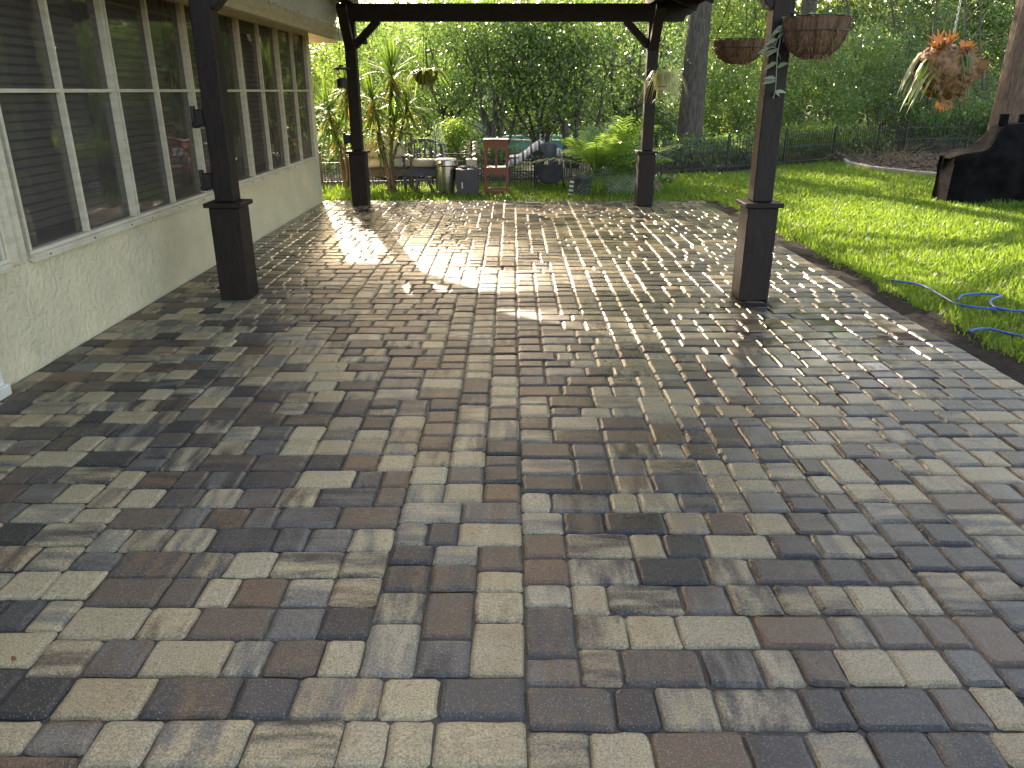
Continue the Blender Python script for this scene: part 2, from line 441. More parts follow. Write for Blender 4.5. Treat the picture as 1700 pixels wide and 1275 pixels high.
pieces = []
for x, y, pw, ph in skyline(72, NY, rs): pieces.append((SEAM + x*A4, PY0 + y*A4, pw*A4, ph*A4))
for x, y, pw, ph in skyline(72, NY, rs): pieces.append((SEAM - (x+pw)*A4, PY0 + y*A4, pw*A4, ph*A4))
CREAM = [(.40,.325,.195), (.34,.28,.172), (.37,.31,.205), (.33,.25,.142)]
DARK = [(.038,.036,.034), (.050,.047,.044), (.029,.027,.025), (.060,.057,.053)]
BROWN = [(.115,.080,.054), (.095,.069,.050), (.145,.090,.052), (.11,.086,.062)]
GREY = [(.135,.127,.110), (.17,.157,.130), (.115,.110,.099)]
def tones():
    r = rs.random()
    if r < .34: return rs.choice(CREAM), rs.choice(CREAM + GREY)
    if r < .44: return rs.choice(CREAM), rs.choice(DARK + BROWN)
    if r < .62: return rs.choice(DARK), rs.choice(DARK + DARK + GREY)
    if r < .72: return rs.choice(DARK), rs.choice(CREAM + BROWN)
    if r < .90: return rs.choice(BROWN), rs.choice(DARK + BROWN + GREY)
    return rs.choice(GREY), rs.choice(CREAM + GREY + DARK)
def paver_geo(x, y, pw, ph):
    g = .0016
    w2, h2 = pw/2 - g, ph/2 - g; cx, cy = x + pw/2, y + ph/2
    r = rs.uniform(.008, .014)
    tilt = (rs.gauss(0, .006), rs.gauss(0, .006)); dz = rs.gauss(0, .0015)
    base = []
    for sx, sy, a0, ex, ey in ((1,-1,-pi/2, 1, 0), (1,1,0, 0, 1), (-1,1,pi/2, -1, 0), (-1,-1,pi, 0, -1)):
        base += [(sx*(w2-r) + r*cos(a), sy*(h2-r) + r*sin(a)) for a in (a0+.05, a0+pi/2-.05)]
        q = rs.uniform(.2, .5)
        nx_, ny_ = (ex, ey)
        # two points along the following edge (counter-clockwise)
        if (sx, sy) == (1,-1): base += [(w2, -h2*q), (w2, h2*q)]
        elif (sx, sy) == (1,1): base += [(w2*q, h2), (-w2*q, h2)]
        elif (sx, sy) == (-1,1): base += [(-w2, h2*q), (-w2, -h2*q)]
        else: base += [(-w2*q, -h2), (w2*q, -h2)]
    NB = len(base)
    base = [(a + rs.gauss(0, .0016), b + rs.gauss(0, .0016)) for a, b in base]
    ch = rs.uniform(.011, .017); dp = rs.uniform(.008, .0115)
    vs = []; fs = []
    for ins, dzr in ((0, -.028), (0, -dp), (ch*.45, -dp*.38), (ch*1.15, 0)):
        sx, sy = (w2 - ins) / w2, (h2 - ins) / h2
        for a, b in base:
            vs.append((a*sx, b*sy, dz + dzr + tilt[0]*a + tilt[1]*b))
    for l in range(3):
        for k in range(NB):
            k2 = (k+1) % NB; fs.append((l*NB+k, l*NB+k2, (l+1)*NB+k2, (l+1)*NB+k))
    fs.append(tuple(range(3*NB, 4*NB)))
    return (cx, cy), vs, fs
def scr(x, y):
    zc = y*cos(PITCH) + H*sin(PITCH)
    if zc < .1: return None
    yc = (y*sin(PITCH) - H*cos(PITCH))
    return 850 + FPX*x/zc, 637.5 - FPX*yc/zc
ranked = []
for i, (x, y, pw, ph) in enumerate(pieces):
    s_ = scr(x + pw/2, y + ph/2); area = 0
    if s_ and -20 < s_[0] < 1720 and -20 < s_[1] < 1290:
        zc = (y+ph/2)*cos(PITCH) + H*sin(PITCH); area = pw*ph/zc**3
    ranked.append((area, i))
singles = {i for a, i in sorted(ranked, reverse=True)[:300] if a > 0}
def paint(me, ca, cb, sd_):
    for nm, arr in (('col_a', ca), ('col_b', cb), ('seed', sd_)):
        a = me.attributes.new(nm, 'FLOAT_COLOR', 'POINT'); a.data.foreach_set('color', np.array(arr, dtype=np.float32).ravel())
SV, SF, CA, CB, SD = [], [], [], [], []
for i, (x, y, pw, ph) in enumerate(pieces):
    (cx, cy), vs, fs = paver_geo(x, y, pw, ph); a, b = tones(); d = (rs.random(), rs.random(), float(rs.random() < .5), 1)
    n = len(vs)
    if i in singles:
        me = bpy.data.meshes.new('paver'); me.from_pydata(vs, [], fs)
        paint(me, [(*a, 1)]*n, [(*b, 1)]*n, [d]*n); me.update()
        link('paver', me, 'paver', patio, (cx, cy, 0))
    else:
        o = len(SV); SV += [(q[0]+cx, q[1]+cy, q[2]) for q in vs]; SF += [tuple(k+o for k in f) for f in fs]
        CA += [(*a, 1)]*n; CB += [(*b, 1)]*n; SD += [d]*n
me = bpy.data.meshes.new('distant_pavers'); me.from_pydata(SV, [], SF); paint(me, CA, CB, SD); me.update()
kind(link('distant_pavers', me, 'paver', patio), 'stuff')

# soil strip along the lawn edge
mb = MB(); vs = []; fs = []
n = 160
for i in range(n + 1):
    y = -1.5 + 12.9 * i / n
    wd = .26 + .05 * mnoise.noise((y * 2.1, 3, 0)) + .03 * mnoise.noise((y * 9, 1, 0))
    for k in range(5):
        t = k / 4; x = PX1 + .002 + wd * t
        z = -.045 - .0 + (.028 * mnoise.noise((x * 14, y * 9, 5))) - .008 * sin(pi * t) + .030
        vs.append((x, y, z))
for i in range(n):
    for k in range(4): fs.append((i*5+k, i*5+k+1, (i+1)*5+k+1, (i+1)*5+k))
mb.add(vs, fs); kind(mb.build('soil_strip', 'soil', smooth=True), 'structure', 'wet dark soil strip between the pavers and lawn')

# ------------------------------------------------------------------ grass blades
def in_bed(x, y):      # mulch bed
    if x < 6.9: return np.zeros_like(y, dtype=bool) if hasattr(y, '__len__') else False
BED = [(7.5, 18.1), (7.15, 17.0), (7.2, 15.9), (7.6, 14.9), (8.2, 14.25), (9.4, 13.9), (12., 13.8)]
bx_, by_ = np.array([p[0] for p in BED]), np.array([p[1] for p in BED])
def bed_mask(x, y):
    xb = np.interp(y, by_[::-1], bx_[::-1])
    return (x > xb) & (y > 13.8)
def grass_pts(n, x0, x1, y0, y1):
    x = rng.uniform(x0, x1, n); y = rng.uniform(y0, y1, n); return x, y
gx, gy = [], []
for n, x0, x1, y0, y1 in ((62000, 2.8, 5.6, 2.2, 7.2), (72000, 2.75, 7.6, 7.2, 11.4), (60000, -3.4, 10.5, 11.12, 15.2), (26000, 5., 11., 15.2, 20.), (8000, 7.6, 10, 7.2, 11.4)):
    a, b = grass_pts(n, x0, x1, y0, y1); gx.append(a); gy.append(b)
gx = np.concatenate(gx); gy = np.concatenate(gy)
edge = PX1 + .23 + .03*np.sin(gy*5.1) + .02*np.sin(gy*13.7) + rng.normal(0, .025, len(gx))
fy = np.interp(gx, [p[0] for p in FENCE], [p[1] for p in FENCE])
keep = ((gx > edge) | (gy > PY1 + .02)) & (gy < fy + .05) & ~bed_mask(gx, gy) & (gx < gy*.74 + 1.6) & ~((gx < -2.62) & (gy < 11.3))
gx, gy = gx[keep], gy[keep]; n = len(gx)
far = np.clip((gy - 5) / 10, 0, 1)
Lb = rng.uniform(.035, .085, n) * (1 + .5*far*rng.uniform(0, 1, n)); Lb[(gx < PX1 + .6) & (gy < 9)] *= 1.25
Wb = rng.uniform(.006, .011, n) * (1 + .8*far)
an = rng.uniform(0, 2*pi, n); le = rng.uniform(.15, 1.05, n)
dx, dy = np.cos(an), np.sin(an); sx, sy = -dy, dx
V = np.empty((n, 5, 3)); z0 = -.05
for k, (t, wk) in enumerate(((0, 1), (0, 1), (.55, .85), (.55, .85), (1, 0))):
    s_ = 0 if k == 4 else (1 if k % 2 else -1)
    hx = Lb * t * np.sin(le * (0.5 + .7*t)); hz = Lb * t * np.cos(le * (.5 + .7*t))
    V[:, k, 0] = gx + dx*hx + sx*s_*Wb*wk/2; V[:, k, 1] = gy + dy*hx + sy*s_*Wb*wk/2; V[:, k, 2] = z0 + hz
idx = np.arange(n)[:, None] * 5
T = np.concatenate([idx + np.array([[0, 1, 3]]), idx + np.array([[0, 3, 2]]), idx + np.array([[2, 3, 4]])])
tone = np.clip(rng.uniform(0, 1, n)*.7 + .3*np.array([.5 + .5*sin(x*1.7 + 2*sin(y*1.3)) for x, y in zip(gx[:], gy[:])]), 0, 1)
me = np_mesh('grass', V.reshape(-1, 3), T, np.repeat(tone, 5), per=3)
kind(link('grass', me, 'grass'), 'stuff', 'broad bladed bright green lawn grass')
def tufts(name, label, spots, hmin, hmax, nb, mat='grass'):
    mb = MB()
    for (x, y, r) in spots:
        for _ in range(nb):
            a = random.uniform(0, 2*pi); q = r*random.random()**.5; px, py = x + q*cos(a), y + q*sin(a)
            a = random.uniform(0, 2*pi); L = random.uniform(hmin, hmax); le_ = random.uniform(.1, .8)
            d = Vector((cos(a), sin(a), 0)); pts = [Vector((px, py, -.05)) + d*L*t*sin(le_*t*1.3) + Vector((0, 0, L*t*cos(le_*t))) for t in (0, .4, .75, 1)]
            mb.strip(pts, [.011, .012, .008, .001], d.cross(Vector((0, 0, 1))))
    return kind(mb.build(name, mat, tone=True), 'stuff', label)
tufts('tall_grass', 'longer uncut grass at the patio back edge and grill',
      [(-2.9 + i*.17, 11.45 + .35*random.random(), .16) for i in range(9)] + [(-2.9 + .2*i, 12.1 + .4*random.random(), .2) for i in range(6)]
      + [(6.45 + .09*i, 10.45 + .1*random.random(), .1) for i in range(16)] + [(3.02 + .12*random.random(), 7.5 + .33*i, .08) for i in range(12)], .07, .17, 34)

# mulch
mb = MB(); pts = [(x, y, -.024) for x, y in BED] + [(15, 13.8, -.024), (15, 21, -.024), (9.6, 19.75, -.024)]
mb.add(pts, [tuple(range(len(pts)))[::-1]])
o = kind(mb.build('mulch_bed', 'mulch_base'), 'structure', 'brown bark mulch bed along the picket fence'); 
mb = MB()
for _ in range(6500):
    x = random.uniform(7.0, 12.5); y = random.uniform(13.8, 20.5)
    if not bed_mask(np.array([x]), np.array([y]))[0] or y > fence_y(x) - .02 or x > y*.7 + .6: continue
    L = random.uniform(.03, .09); rot = Matrix.Rotation(random.uniform(0, pi), 3, 'Z') @ Matrix.Rotation(random.gauss(0, .45), 3, 'X') @ Matrix.Rotation(random.gauss(0, .45), 3, 'Y')
    mb.box((x, y, -.01 + random.uniform(0, .025)), (L, L*random.uniform(.3, .6), .008), rot)
kind(mb.build('mulch_chips', 'chip'), 'stuff', 'loose bark chips covering the mulch bed')
e = thing('bed_edging', 'curved pale stone edging between lawn and mulch bed', 'edging', (7.2, 15.9, -.05))
cur = []
for (a, b), (c, d) in zip(BED, BED[1:]):
    m = max(1, int(math.hypot(c-a, d-b) / .32))
    for k in range(m): cur.append(Vector((a + (c-a)*k/m, b + (d-b)*k/m, 0)))
cur.append(Vector((*BED[-1], 0)))
for p, q in zip(cur, cur[1:]):
    d = (q - p); mb = MB(); mb.box((0, 0, .045), (d.length - .012, .09, .10 + random.uniform(-.008, .008)))
    o = mb.build('stone', 'edging', e, bevel=.012); c_ = (p + q)/2
    o.location = (c_.x - 7.2, c_.y - 15.9, 0); o.rotation_euler = (random.gauss(0, .04), random.gauss(0, .03), math.atan2(d.y, d.x))

# ------------------------------------------------------------------ house
WX = -2.65
hs = thing('sunroom_house', 'pale yellow stucco house with long row of sunroom windows', 'house', (0, 0, 0))
mb = MB(); mb.bx(WX - .2, WX, -3, 10.81, -.08, .575); mb.bx(WX - .2, WX, 10.812, 10.86, -.08, 2.16)
mb.build('wall', 'stucco', hs)
mb = MB(); mb.bx(-7, WX - .002, 10.865, 11.0, -.08, 2.16); mb.build('end_wall', 'stucco', hs)
mb = MB(); mb.bx(-6.2, -6.1, -3, 10.8, -.08, 2.3); mb.bx(-6.1, WX - .21, -3, 10.8, -.06, .0); mb.bx(-6.1, WX-.21, -3.1, -3.0, 0, 2.3)
mb.build('interior', 'interior', hs)
mb = MB(); mb.bx(-7, -2.34, -3.4, 11.32, 2.165, 2.19); mb.build('soffit', 'vinyl', hs)
mb = MB(); mb.hexa([(-2.36,-3.4,2.20),(-2.36,11.34,2.20),(-7.2,11.34,3.9),(-7.2,-3.4,3.9),(-2.36,-3.4,2.25),(-2.36,11.34,2.25),(-7.2,11.34,3.95),(-7.2,-3.4,3.95)][::1])
mb.build('roof', 'shingle', hs)
mb = MB()   # K-style gutter profile extruded along the eave
prof = [(-2.345, 2.075), (-2.262, 2.075), (-2.25, 2.115), (-2.225, 2.15), (-2.222, 2.205), (-2.232, 2.205), (-2.236, 2.155), (-2.262, 2.118), (-2.268, 2.085), (-2.335, 2.085), (-2.335, 2.205), (-2.345, 2.205)]
n = len(prof); vs = [(x, -3.4, z) for x, z in prof] + [(x, 11.36, z) for x, z in prof]
fs = [(i, (i+1) % n, n + (i+1) % n, n + i) for i in range(n)] + [tuple(range(n))[::-1], tuple(range(n, 2*n))]
mb.add(vs, fs); g = mb.build('gutter', 'vinyl', hs)
mb = MB(); mb.bx(-7, -2.35, 11.322, 11.345, 2.05, 2.26); mb.build('fascia', 'vinyl', hs)
mb = MB()
for i in range(900):
    y = random.uniform(4, 11.2); x = random.uniform(-2.33, -2.215); z = 2.2 + random.uniform(-.01, .035)
    a = random.uniform(0, pi); L = random.uniform(.02, .07); d = Vector((cos(a), sin(a), random.gauss(0, .5))).normalized()
    if random.random() < .12: d = Vector((.3, random.gauss(0, .3), -1)).normalized(); x = -2.218
    mb.strip([Vector((x, y, z)) + d*L*t for t in (-.5, 0, .5)], [.002, .006, .002], d.cross(Vector((.3, .2, 1))))
kind(mb.build('gutter_debris', 'dry_leaf'), 'stuff', 'dry leaf litter caught along the gutter edge')
# downspout end
mb = MB(); mb.bx(WX + .004, WX + .075, 3.56, 3.66, -.01, 2.1); mb.bx(WX+.004, WX + .10, 3.555, 3.665, .0, .06)
tag(mb.build('downspout', 'white_metal', bevel=.006), 'white downspout running down the wall beside the windows', 'downspout')

WINS = [(10.80 - 1.321*(k+1), 10.80 - 1.321*k) for k in range(5)] + [(2.70, 4.0), (1.38, 2.70)]
names = ['closest to the far house corner', 'second from the far house corner', 'third from the far house corner', 'directly behind the near left post', 'with the lawn reflections left of the near post', 'beside the broad mullion at the picture edge', 'beyond the broad mullion out by the downspout']
ZB, ZT = .60, 2.15
mb = MB(); mb.bx(WX - .12, WX + .012, 4.0, 4.16, ZB - .02, 2.163); mb.bx(WX+.0125, WX + .03, 4.02, 4.06, ZB, 2.163); mb.bx(WX+.0125, WX + .03, 4.1, 4.14, ZB, 2.163); mb.build('mullion', 'vinyl', hs)
for k, (y0, y1) in enumerate(WINS):
    ym = (y0 + y1)/2
    f = MB()
    f.bx(WX - .10, WX + .012, y0 + .002, y1 - .002, ZB - .025, ZB + .028)      # sill member
    f.bx(WX + .0125, WX + .035, y0 + .002, y1 - .002, ZB - .03, ZB + .008)
    f.bx(WX - .10, WX + .010, y0 + .002, y1 - .002, ZT - .045, ZT + .012)
    for a, b in ((y0 + .011, y0 + .034), (y1 - .034, y1 - .011)):
        f.bx(WX - .04, WX + .010, a, b, ZB + .029, ZT - .046)
    f.bx(WX - .036, WX + .004, ym - .013, ym + .013, ZB + .029, ZT - .046)
    wi = f.build('window', 'vinyl', hs)
    for h, (a, b) in enumerate(((y0 + .035, ym - .0135), (ym + .0135, y1 - .035))):
        r = MB(); r.bx(WX - .037, WX - .002, a, b, 1.440, 1.460); r.build('rail', 'vinyl', wi)
        for z0, z1 in ((ZB + .03, 1.439), (1.461, ZT - .047)):
            p = MB(); p.bx(WX - .034, WX - .03, a + .001, b - .001, z0, z1); p.build('pane', 'glass', wi)
        s_ = MB(); xs_ = WX - .07
        s_.bx(xs_ - .02, xs_, a, b, ZB + .03, ZB + .10)
        if h == 1:
            s_.bx(xs_ - .02, xs_, b - .055, b, ZB + .101, ZT - .05); s_.bx(xs_ - .045, xs_ - .022, b - .13, b - .08, ZB + .101, ZT - .05)
        s_.build('sash', 'sash', wi)
    for q in range(3):
        sc_ = MB(); sc_.tube([(WX + .035, y0 + .15 + q*.5, ZB - .012), (WX + .040, y0 + .15 + q*.5, ZB - .012)], .006, 8); sc_.build('screw', 'sash', wi)
    bl = thing('venetian_blind', 'beige venetian blind inside the window ' + names[k], 'blind', (WX - .14, ym, 0), 'blinds behind the sunroom windows')
    hr = MB(); hr.bx(-.02, .02, -.6, .6, 2.09, 2.13); hr.build('head_rail', 'blind', bl)
    sm = MB(); sm.box((0, 0, 0), (.046, 1.2, .0025), Matrix.Rotation(R(46), 3, 'Y')); sme = None
    for q in range(29):
        z = 2.06 - q*.050
        if sme is None: o = sm.build('slat', 'blind', bl); sme = o.data
        else: o = link('slat', sme, None, bl)
        o.location = (0, 0, z); o.rotation_euler = (random.gauss(0, .004), random.gauss(0, .05), 0)
    for yy in (-.4, .4):
        c_ = MB(); c_.tube([(.024, yy, 2.09), (.024, yy, .65)], .0012, 5); c_.build('cord', 'blind', bl)

# ------------------------------------------------------------------ pavilion
XL, XR, YN, YB = -2.045, 1.785, 5.66, 10.67
pv = thing('pavilion', 'dark walnut stained timber pavilion standing over the patio', 'pavilion', (0, 0, 0))
for (x, y) in ((XL, YN), (XR, YN), (XL, YB), (XR, YB)):
    p = MB(); p.bx(x - .07, x + .07, y - .07, y + .07, .71, 2.262); p = p.build('post', 'wood', pv, bevel=.006)
    b = MB(); b.bx(x - .108, x + .108, y - .108, y + .108, .0, .672); b.build('post_base', 'wood', p, bevel=.005)
    for sx_, sy_ in ((1, 0), (-1, 0), (0, 1), (0, -1)):
        pass
    c = MB(); c.bx(x - .135, x + .135, y - .135, y + .135, .674, .706); c.build('cap', 'wood_h', p, bevel=.004)
def beam(a, b, name='beam', wd=.14, th=.20, mat='wood_h'):
    m = MB(); m.bar(a, b, wd, th); return m.build(name, mat, pv, bevel=.006)
ZBm = 2.362
def cross_beam(y):
    m = MB(); pr = []
    x0, x1 = XL - .12, XR + .48
    poly = [(x0, .10), (x1, .10), (x1, .03), (x1 - .03, -.02), (x1 - .10, -.045), (x1 - .12, -.10), (x0, -.10)]
    n = len(poly); vs = [(px, y - .07, ZBm + pz) for px, pz in poly] + [(px, y + .07, ZBm + pz) for px, pz in poly]
    m.add(vs, [tuple(range(n)), tuple(range(n, 2*n))[::-1]] + [(i, n+i, n+(i+1) % n, (i+1) % n) for i in range(n)])
    m.build('beam', 'wood_h', pv)
cross_beam(YB); cross_beam(YN)
for x in (XL, XR):
    m = MB(); m.bx(x - .069, x + .069, YN - .6, YB + .4, ZBm + .102, ZBm + .27); m.build('plate_beam', 'wood', pv, bevel=.006)
for x, s_ in ((XL, 1), (XR, -1)):
    for y in (YN, YB):
        m = MB(); m.bar((x + s_*.055, y, 1.98), (x + s_*.36, y, 2.275), .085, .115, (0, 1, 0)); m.build('knee_brace', 'wood', pv, bevel=.005)
    for y, t in ((YN, 1), (YB, -1)):
        m = MB(); m.bar((x, y + t*.055, 1.95), (x, y + t*.46, 2.40), .085, .115, (1, 0, 0)); m.build('knee_brace', 'wood', pv, bevel=.005)
XC = (XL + XR)/2; ZR = 2.634; RISE = .46; hw = (XR - XL)/2
ridge_z = ZR + hw*RISE
m = MB(); m.bx(XC - .04, XC + .04, YN - .6, YB + .4, ridge_z - .20, ridge_z - .03); m.build('ridge_beam', 'wood', pv)
for k in range(8):
    y = YN - .5 + (YB - YN + .8)*k/7
    for s_, xe in ((-1, XL - .10), (1, XR + .42)):
        ze = ridge_z - abs(xe - XC)*RISE
        m = MB(); m.bar((XC + s_*.045, y, ridge_z - .05), (xe, y, ze - .05), .05, .12, (0, 0, 1)); m.build('rafter', 'wood_h', pv)
for s_, xe in ((-1, XL - .14), (1, XR + .45)):
    n = 9
    for k in range(n):
        y0 = YN - .65 + (YB - YN + 1.1)*k/n; y1 = YN - .65 + (YB - YN + 1.1)*(k+1)/n - .004
        ze = ridge_z - abs(xe - XC)*RISE
        m = MB(); m.hexa([(XC, y0, ridge_z + .02), (xe, y0, ze + .02), (xe, y1, ze + .02), (XC, y1, ridge_z + .02), (XC, y0, ridge_z + .035), (xe, y0, ze + .035), (xe, y1, ze + .035), (XC, y1, ridge_z + .035)])
        m.bx(xe - .01 if s_ > 0 else xe, xe if s_ > 0 else xe + .01, y0, y1, ze - .01, ze + .019)
        m.build('roof_panel', 'roof_metal', pv)
# flashing bridging the house gutter and the pavilion roof
mb = MB(); vs = []; fs = []
ny, nx_ = 60, 8
for i in range(ny + 1):
    y = 5.0 + 5.72*i/ny
    for k in range(nx_ + 1):
        t = k/nx_; x = -2.25 + .13*t + .010*mnoise.noise((y*2.2, t*2, 1)) + .008*mnoise.noise((y*6, t*3, 4)); z = 2.185 + .40*t**.9
        vs.append((x, y, z))
for i in range(ny):
    for k in range(nx_): fs.append((i*9+k, i*9+k+1, (i+1)*9+k+1, (i+1)*9+k))
mb.add(vs, fs); o = mb.build('aluminium_flashing', 'flashing', smooth=True)
md = o.modifiers.new('thick', 'SOLIDIFY'); md.thickness = .003
tag(o, 'wrinkled grey aluminium flashing between house gutter and pavilion roof', 'flashing')

# brackets on the posts
def bracket(x, y, z, label, s_=-1):
    t = thing('post_bracket', label, 'bracket', (x, y, z), 'black brackets screwed to the pavilion posts')
    m = MB(); m.bx(s_*.0705, s_*.082, -.045, .045, -.075, .075); m.build('plate', 'black_metal', t, bevel=.003)
    m = MB(); m.hexa([(s_*.083, -.035, -.05), (s_*.15, -.035, -.065), (s_*.15, .035, -.065), (s_*.083, .035, -.05), (s_*.083, -.035, .05), (s_*.15, -.035, .055), (s_*.15, .035, .055), (s_*.083, .035, .05)]); m.build('arm', 'black_metal', t, bevel=.008)
    m = MB(); m.lathe([(.022, .0), (.03, .012), (.03, .03), (.016, .042)], 14, (s_*.155, 0, -.07)); m.tube([(s_*.165, 0, -.07), (s_*.165, 0, .075)], .018, 10); m.build('knob', 'black_metal', t)
bracket(XL, YN, at(310, 195, YN).z, 'upper black bracket on the post nearest the house windows')
bracket(XL, YN, at(330, 300, YN).z, 'lower black bracket on the post nearest the house windows')
bracket(XL, YB, at(580, 230, YB).z, 'black bracket on the far post beside the yucca')
m = MB(); c_ = at(606, 71, YB - .08); m.tube([c_ + Vector((0, .10, 0)), c_ + Vector((0, -.02, 0))], .012, 10); m.lathe([(.022, -.02), (.034, 0), (.034, .03), (.02, .045)], 14, c_)
tag(m.build('lamp_socket', 'black_metal'), 'small black round socket under the far left knee brace', 'socket')

# hanging lantern
p = at(567, 122, 10.45)
t = thing('hanging_lantern', 'dark metal lantern hanging beside the far left post', 'lantern', p)
m = MB(); m.lathe([(.02, .10), (.035, .085), (.105, .06), (.115, .05), (.105, .045), (.02, .055)], 20); m.build('cap', 'black_metal', t, smooth=False)
m = MB(); m.lathe([(.062, -.17), (.066, -.165), (.066, -.06), (.05, -.05)], 18); m.build('body', pm('bronze', (.05, .04, .03), (.03, .025, .02), 20, rough=.5, metal=.4), t)
for k in range(4): a = pi/4 + k*pi/2; m = MB(); m.tube([(.058*cos(a), .058*sin(a), -.06), (.062*cos(a), .062*sin(a), .055)], .006, 6); m.build('frame_bar', 'black_metal', t)
m = MB(); m.tube([(0, 0, .09), (0, 0, 2.20 - p.z)], .003, 6); m.build('wire', 'black_metal', t)

# ------------------------------------------------------------------ baskets
def basket(loc, rad, dep, label, hang_z, fibre=300, top='moss', hx=0):
    t = thing('coir_basket', label, 'hanging basket', loc, 'coir lined hanging baskets')
    m = MB(); n = 40; prof = [(1.0, .0), (1.0, -.12), (.97, -.3), (.90, -.52), (.76, -.74), (.52, -.91), (.22, -1.0)]
    vs = []; fs = []
    for j, (r, z) in enumerate(prof):
        for k in range(n):
            a = 2*pi*k/n; q = 1 + .035*sin(a*10)*(j > 0) + .03*mnoise.noise((cos(a)*3, sin(a)*3, z*3 + loc[1]))
            vs.append((rad*r*q*cos(a), rad*r*q*sin(a), dep*z + (.014*mnoise.noise((cos(a)*4, sin(a)*4, 7)) if j == 0 else 0)))
    for j in range(len(prof) - 1):
        for k in range(n): k2 = (k+1) % n; fs.append((j*n+k, (j+1)*n+k, (j+1)*n+k2, j*n+k2))
    fs.append(tuple((len(prof)-1)*n + k for k in range(n)))
    m.add(vs, fs); m.build('liner', 'coir', t, smooth=True)
    m = MB(); m.lathe([(rad*.96, -.035), (.001, -.02)], 30, capb=False, capt=False); m.build('soil', 'soil', t)
    wr = MB()
    for z, r in ((.004, 1.035), (-.33*dep, 1.015)):
        wr.tube([(rad*r*cos(2*pi*k/36), rad*r*sin(2*pi*k/36), z) for k in range(37)], .0032, 5, cap=False)
    for k in range(10):
        a = 2*pi*k/10; wr.tube([(rad*r*1.02*cos(a), rad*r*1.02*sin(a), dep*z*1.02) for r, z in prof], .0024, 5)
    wr.build('wire_frame', 'black_metal', t)
    hg = MB()
    for k in range(3): a = 2*pi*k/3 + .5; hg.tube([(rad*cos(a), rad*sin(a), .004), (hx, 0, hang_z - loc[2])], .003, 5)
    hg.build('hanger', 'black_metal', t)
    fb = MB()
    for _ in range(fibre):
        a = random.uniform(0, 2*pi); j = random.choice([2, 3, 4, 4, 5, 5, 5]); r, z = prof[j]; p0 = Vector((rad*r*cos(a), rad*r*sin(a), dep*z))
        d = Vector((cos(a) + random.gauss(0, .4), sin(a) + random.gauss(0, .4), random.gauss(-.9, .4))).normalized(); L = random.uniform(.02, .07)
        fb.strip([p0, p0 + d*L*.5, p0 + d*L + Vector((0, 0, -L*.25))], [.003, .002, .0006], Vector((-sin(a), cos(a), 0)))
    kind(fb.build('fibre', 'coir_fibre', t), 'stuff')
    return t
def oval_leaf(mb, p, d, L, W, droop=.3, side=None):
    d = Vector(d).normalized(); sd_ = d.cross(Vector((0, 0, 1))) if side is None else Vector(side)
    if sd_.length < .01: sd_ = Vector((1, 0, 0))
    mb.strip([Vector(p) + d*L*t + Vector((0, 0, -droop*L*t*t)) for t in (0, .3, .65, 1)], [.12*W, W, .8*W, .04*W], sd_)
b2p = at(1356, 30, 5.45); bp = basket(b2p, .205, .24, 'largest coir basket with trailing vine beside the near right post', 2.50)
mb = MB(); stem = MB()
for (pts) in ([(1316, 25), (1300, 40), (1292, 62), (1286, 78), (1276, 80)], [(1312, 30), (1296, 62), (1290, 95), (1289, 125), (1287, 152), (1284, 163)], [(1318, 22), (1303, 44), (1300, 70)]):
    w_ = [at(px, py, 5.52) - b2p for px, py in pts]; w_[0] += Vector((.05, 0, 0))
    stem.tube(w_, .0035, 5)
    for a, b in zip(w_, w_[1:]):
        for k in range(2):
            q = a.lerp(b, random.random()); dd = Vector((random.choice([-1, 1]), random.gauss(0, .5), random.gauss(-.1, .4)))
            oval_leaf(mb, q, dd, random.uniform(.07, .11), random.uniform(.026, .040), .4, Vector((0, .5, .8)))
for _ in range(26):
    a = random.uniform(0, 2*pi); r = random.uniform(0, .17); oval_leaf(mb, (r*cos(a) - .03, r*sin(a), random.uniform(-.01, .03)), (random.gauss(-.4, 1), random.gauss(0, 1), random.uniform(.2, 1)), random.uniform(.05, .10), .035)
stem.build('vine_stem', 'vine', bp, tone=True); mb.build('vine_leaves', 'vine', bp, tone=True)
basket(at(1228, 67, 6.95), .205, .18, 'empty shallow coir basket just left of the near right post', 2.50)
b3p = at(706, 119, 10.40); b3 = basket(b3p, .152, .15, 'small coir basket with fern hanging between the far posts', 2.27, 120)
mb = MB()
for _ in range(46):
    a = random.uniform(0, 2*pi); d = Vector((cos(a), sin(a), 0)); L = random.uniform(.12, .36); u = random.uniform(.2, 1.0)
    pts = [Vector((0, 0, 0)) + d*(.05 + L*s_) + Vector((0, 0, L*(u*s_ - 1.3*s_*s_))) for s_ in (0, .25, .5, .75, 1)]
    mb.strip(pts, [.012, .03, .03, .02, .003], d.cross(Vector((0, 0, 1))))
mb.build('fern_fronds', 'leaf_bright', b3, tone=True)
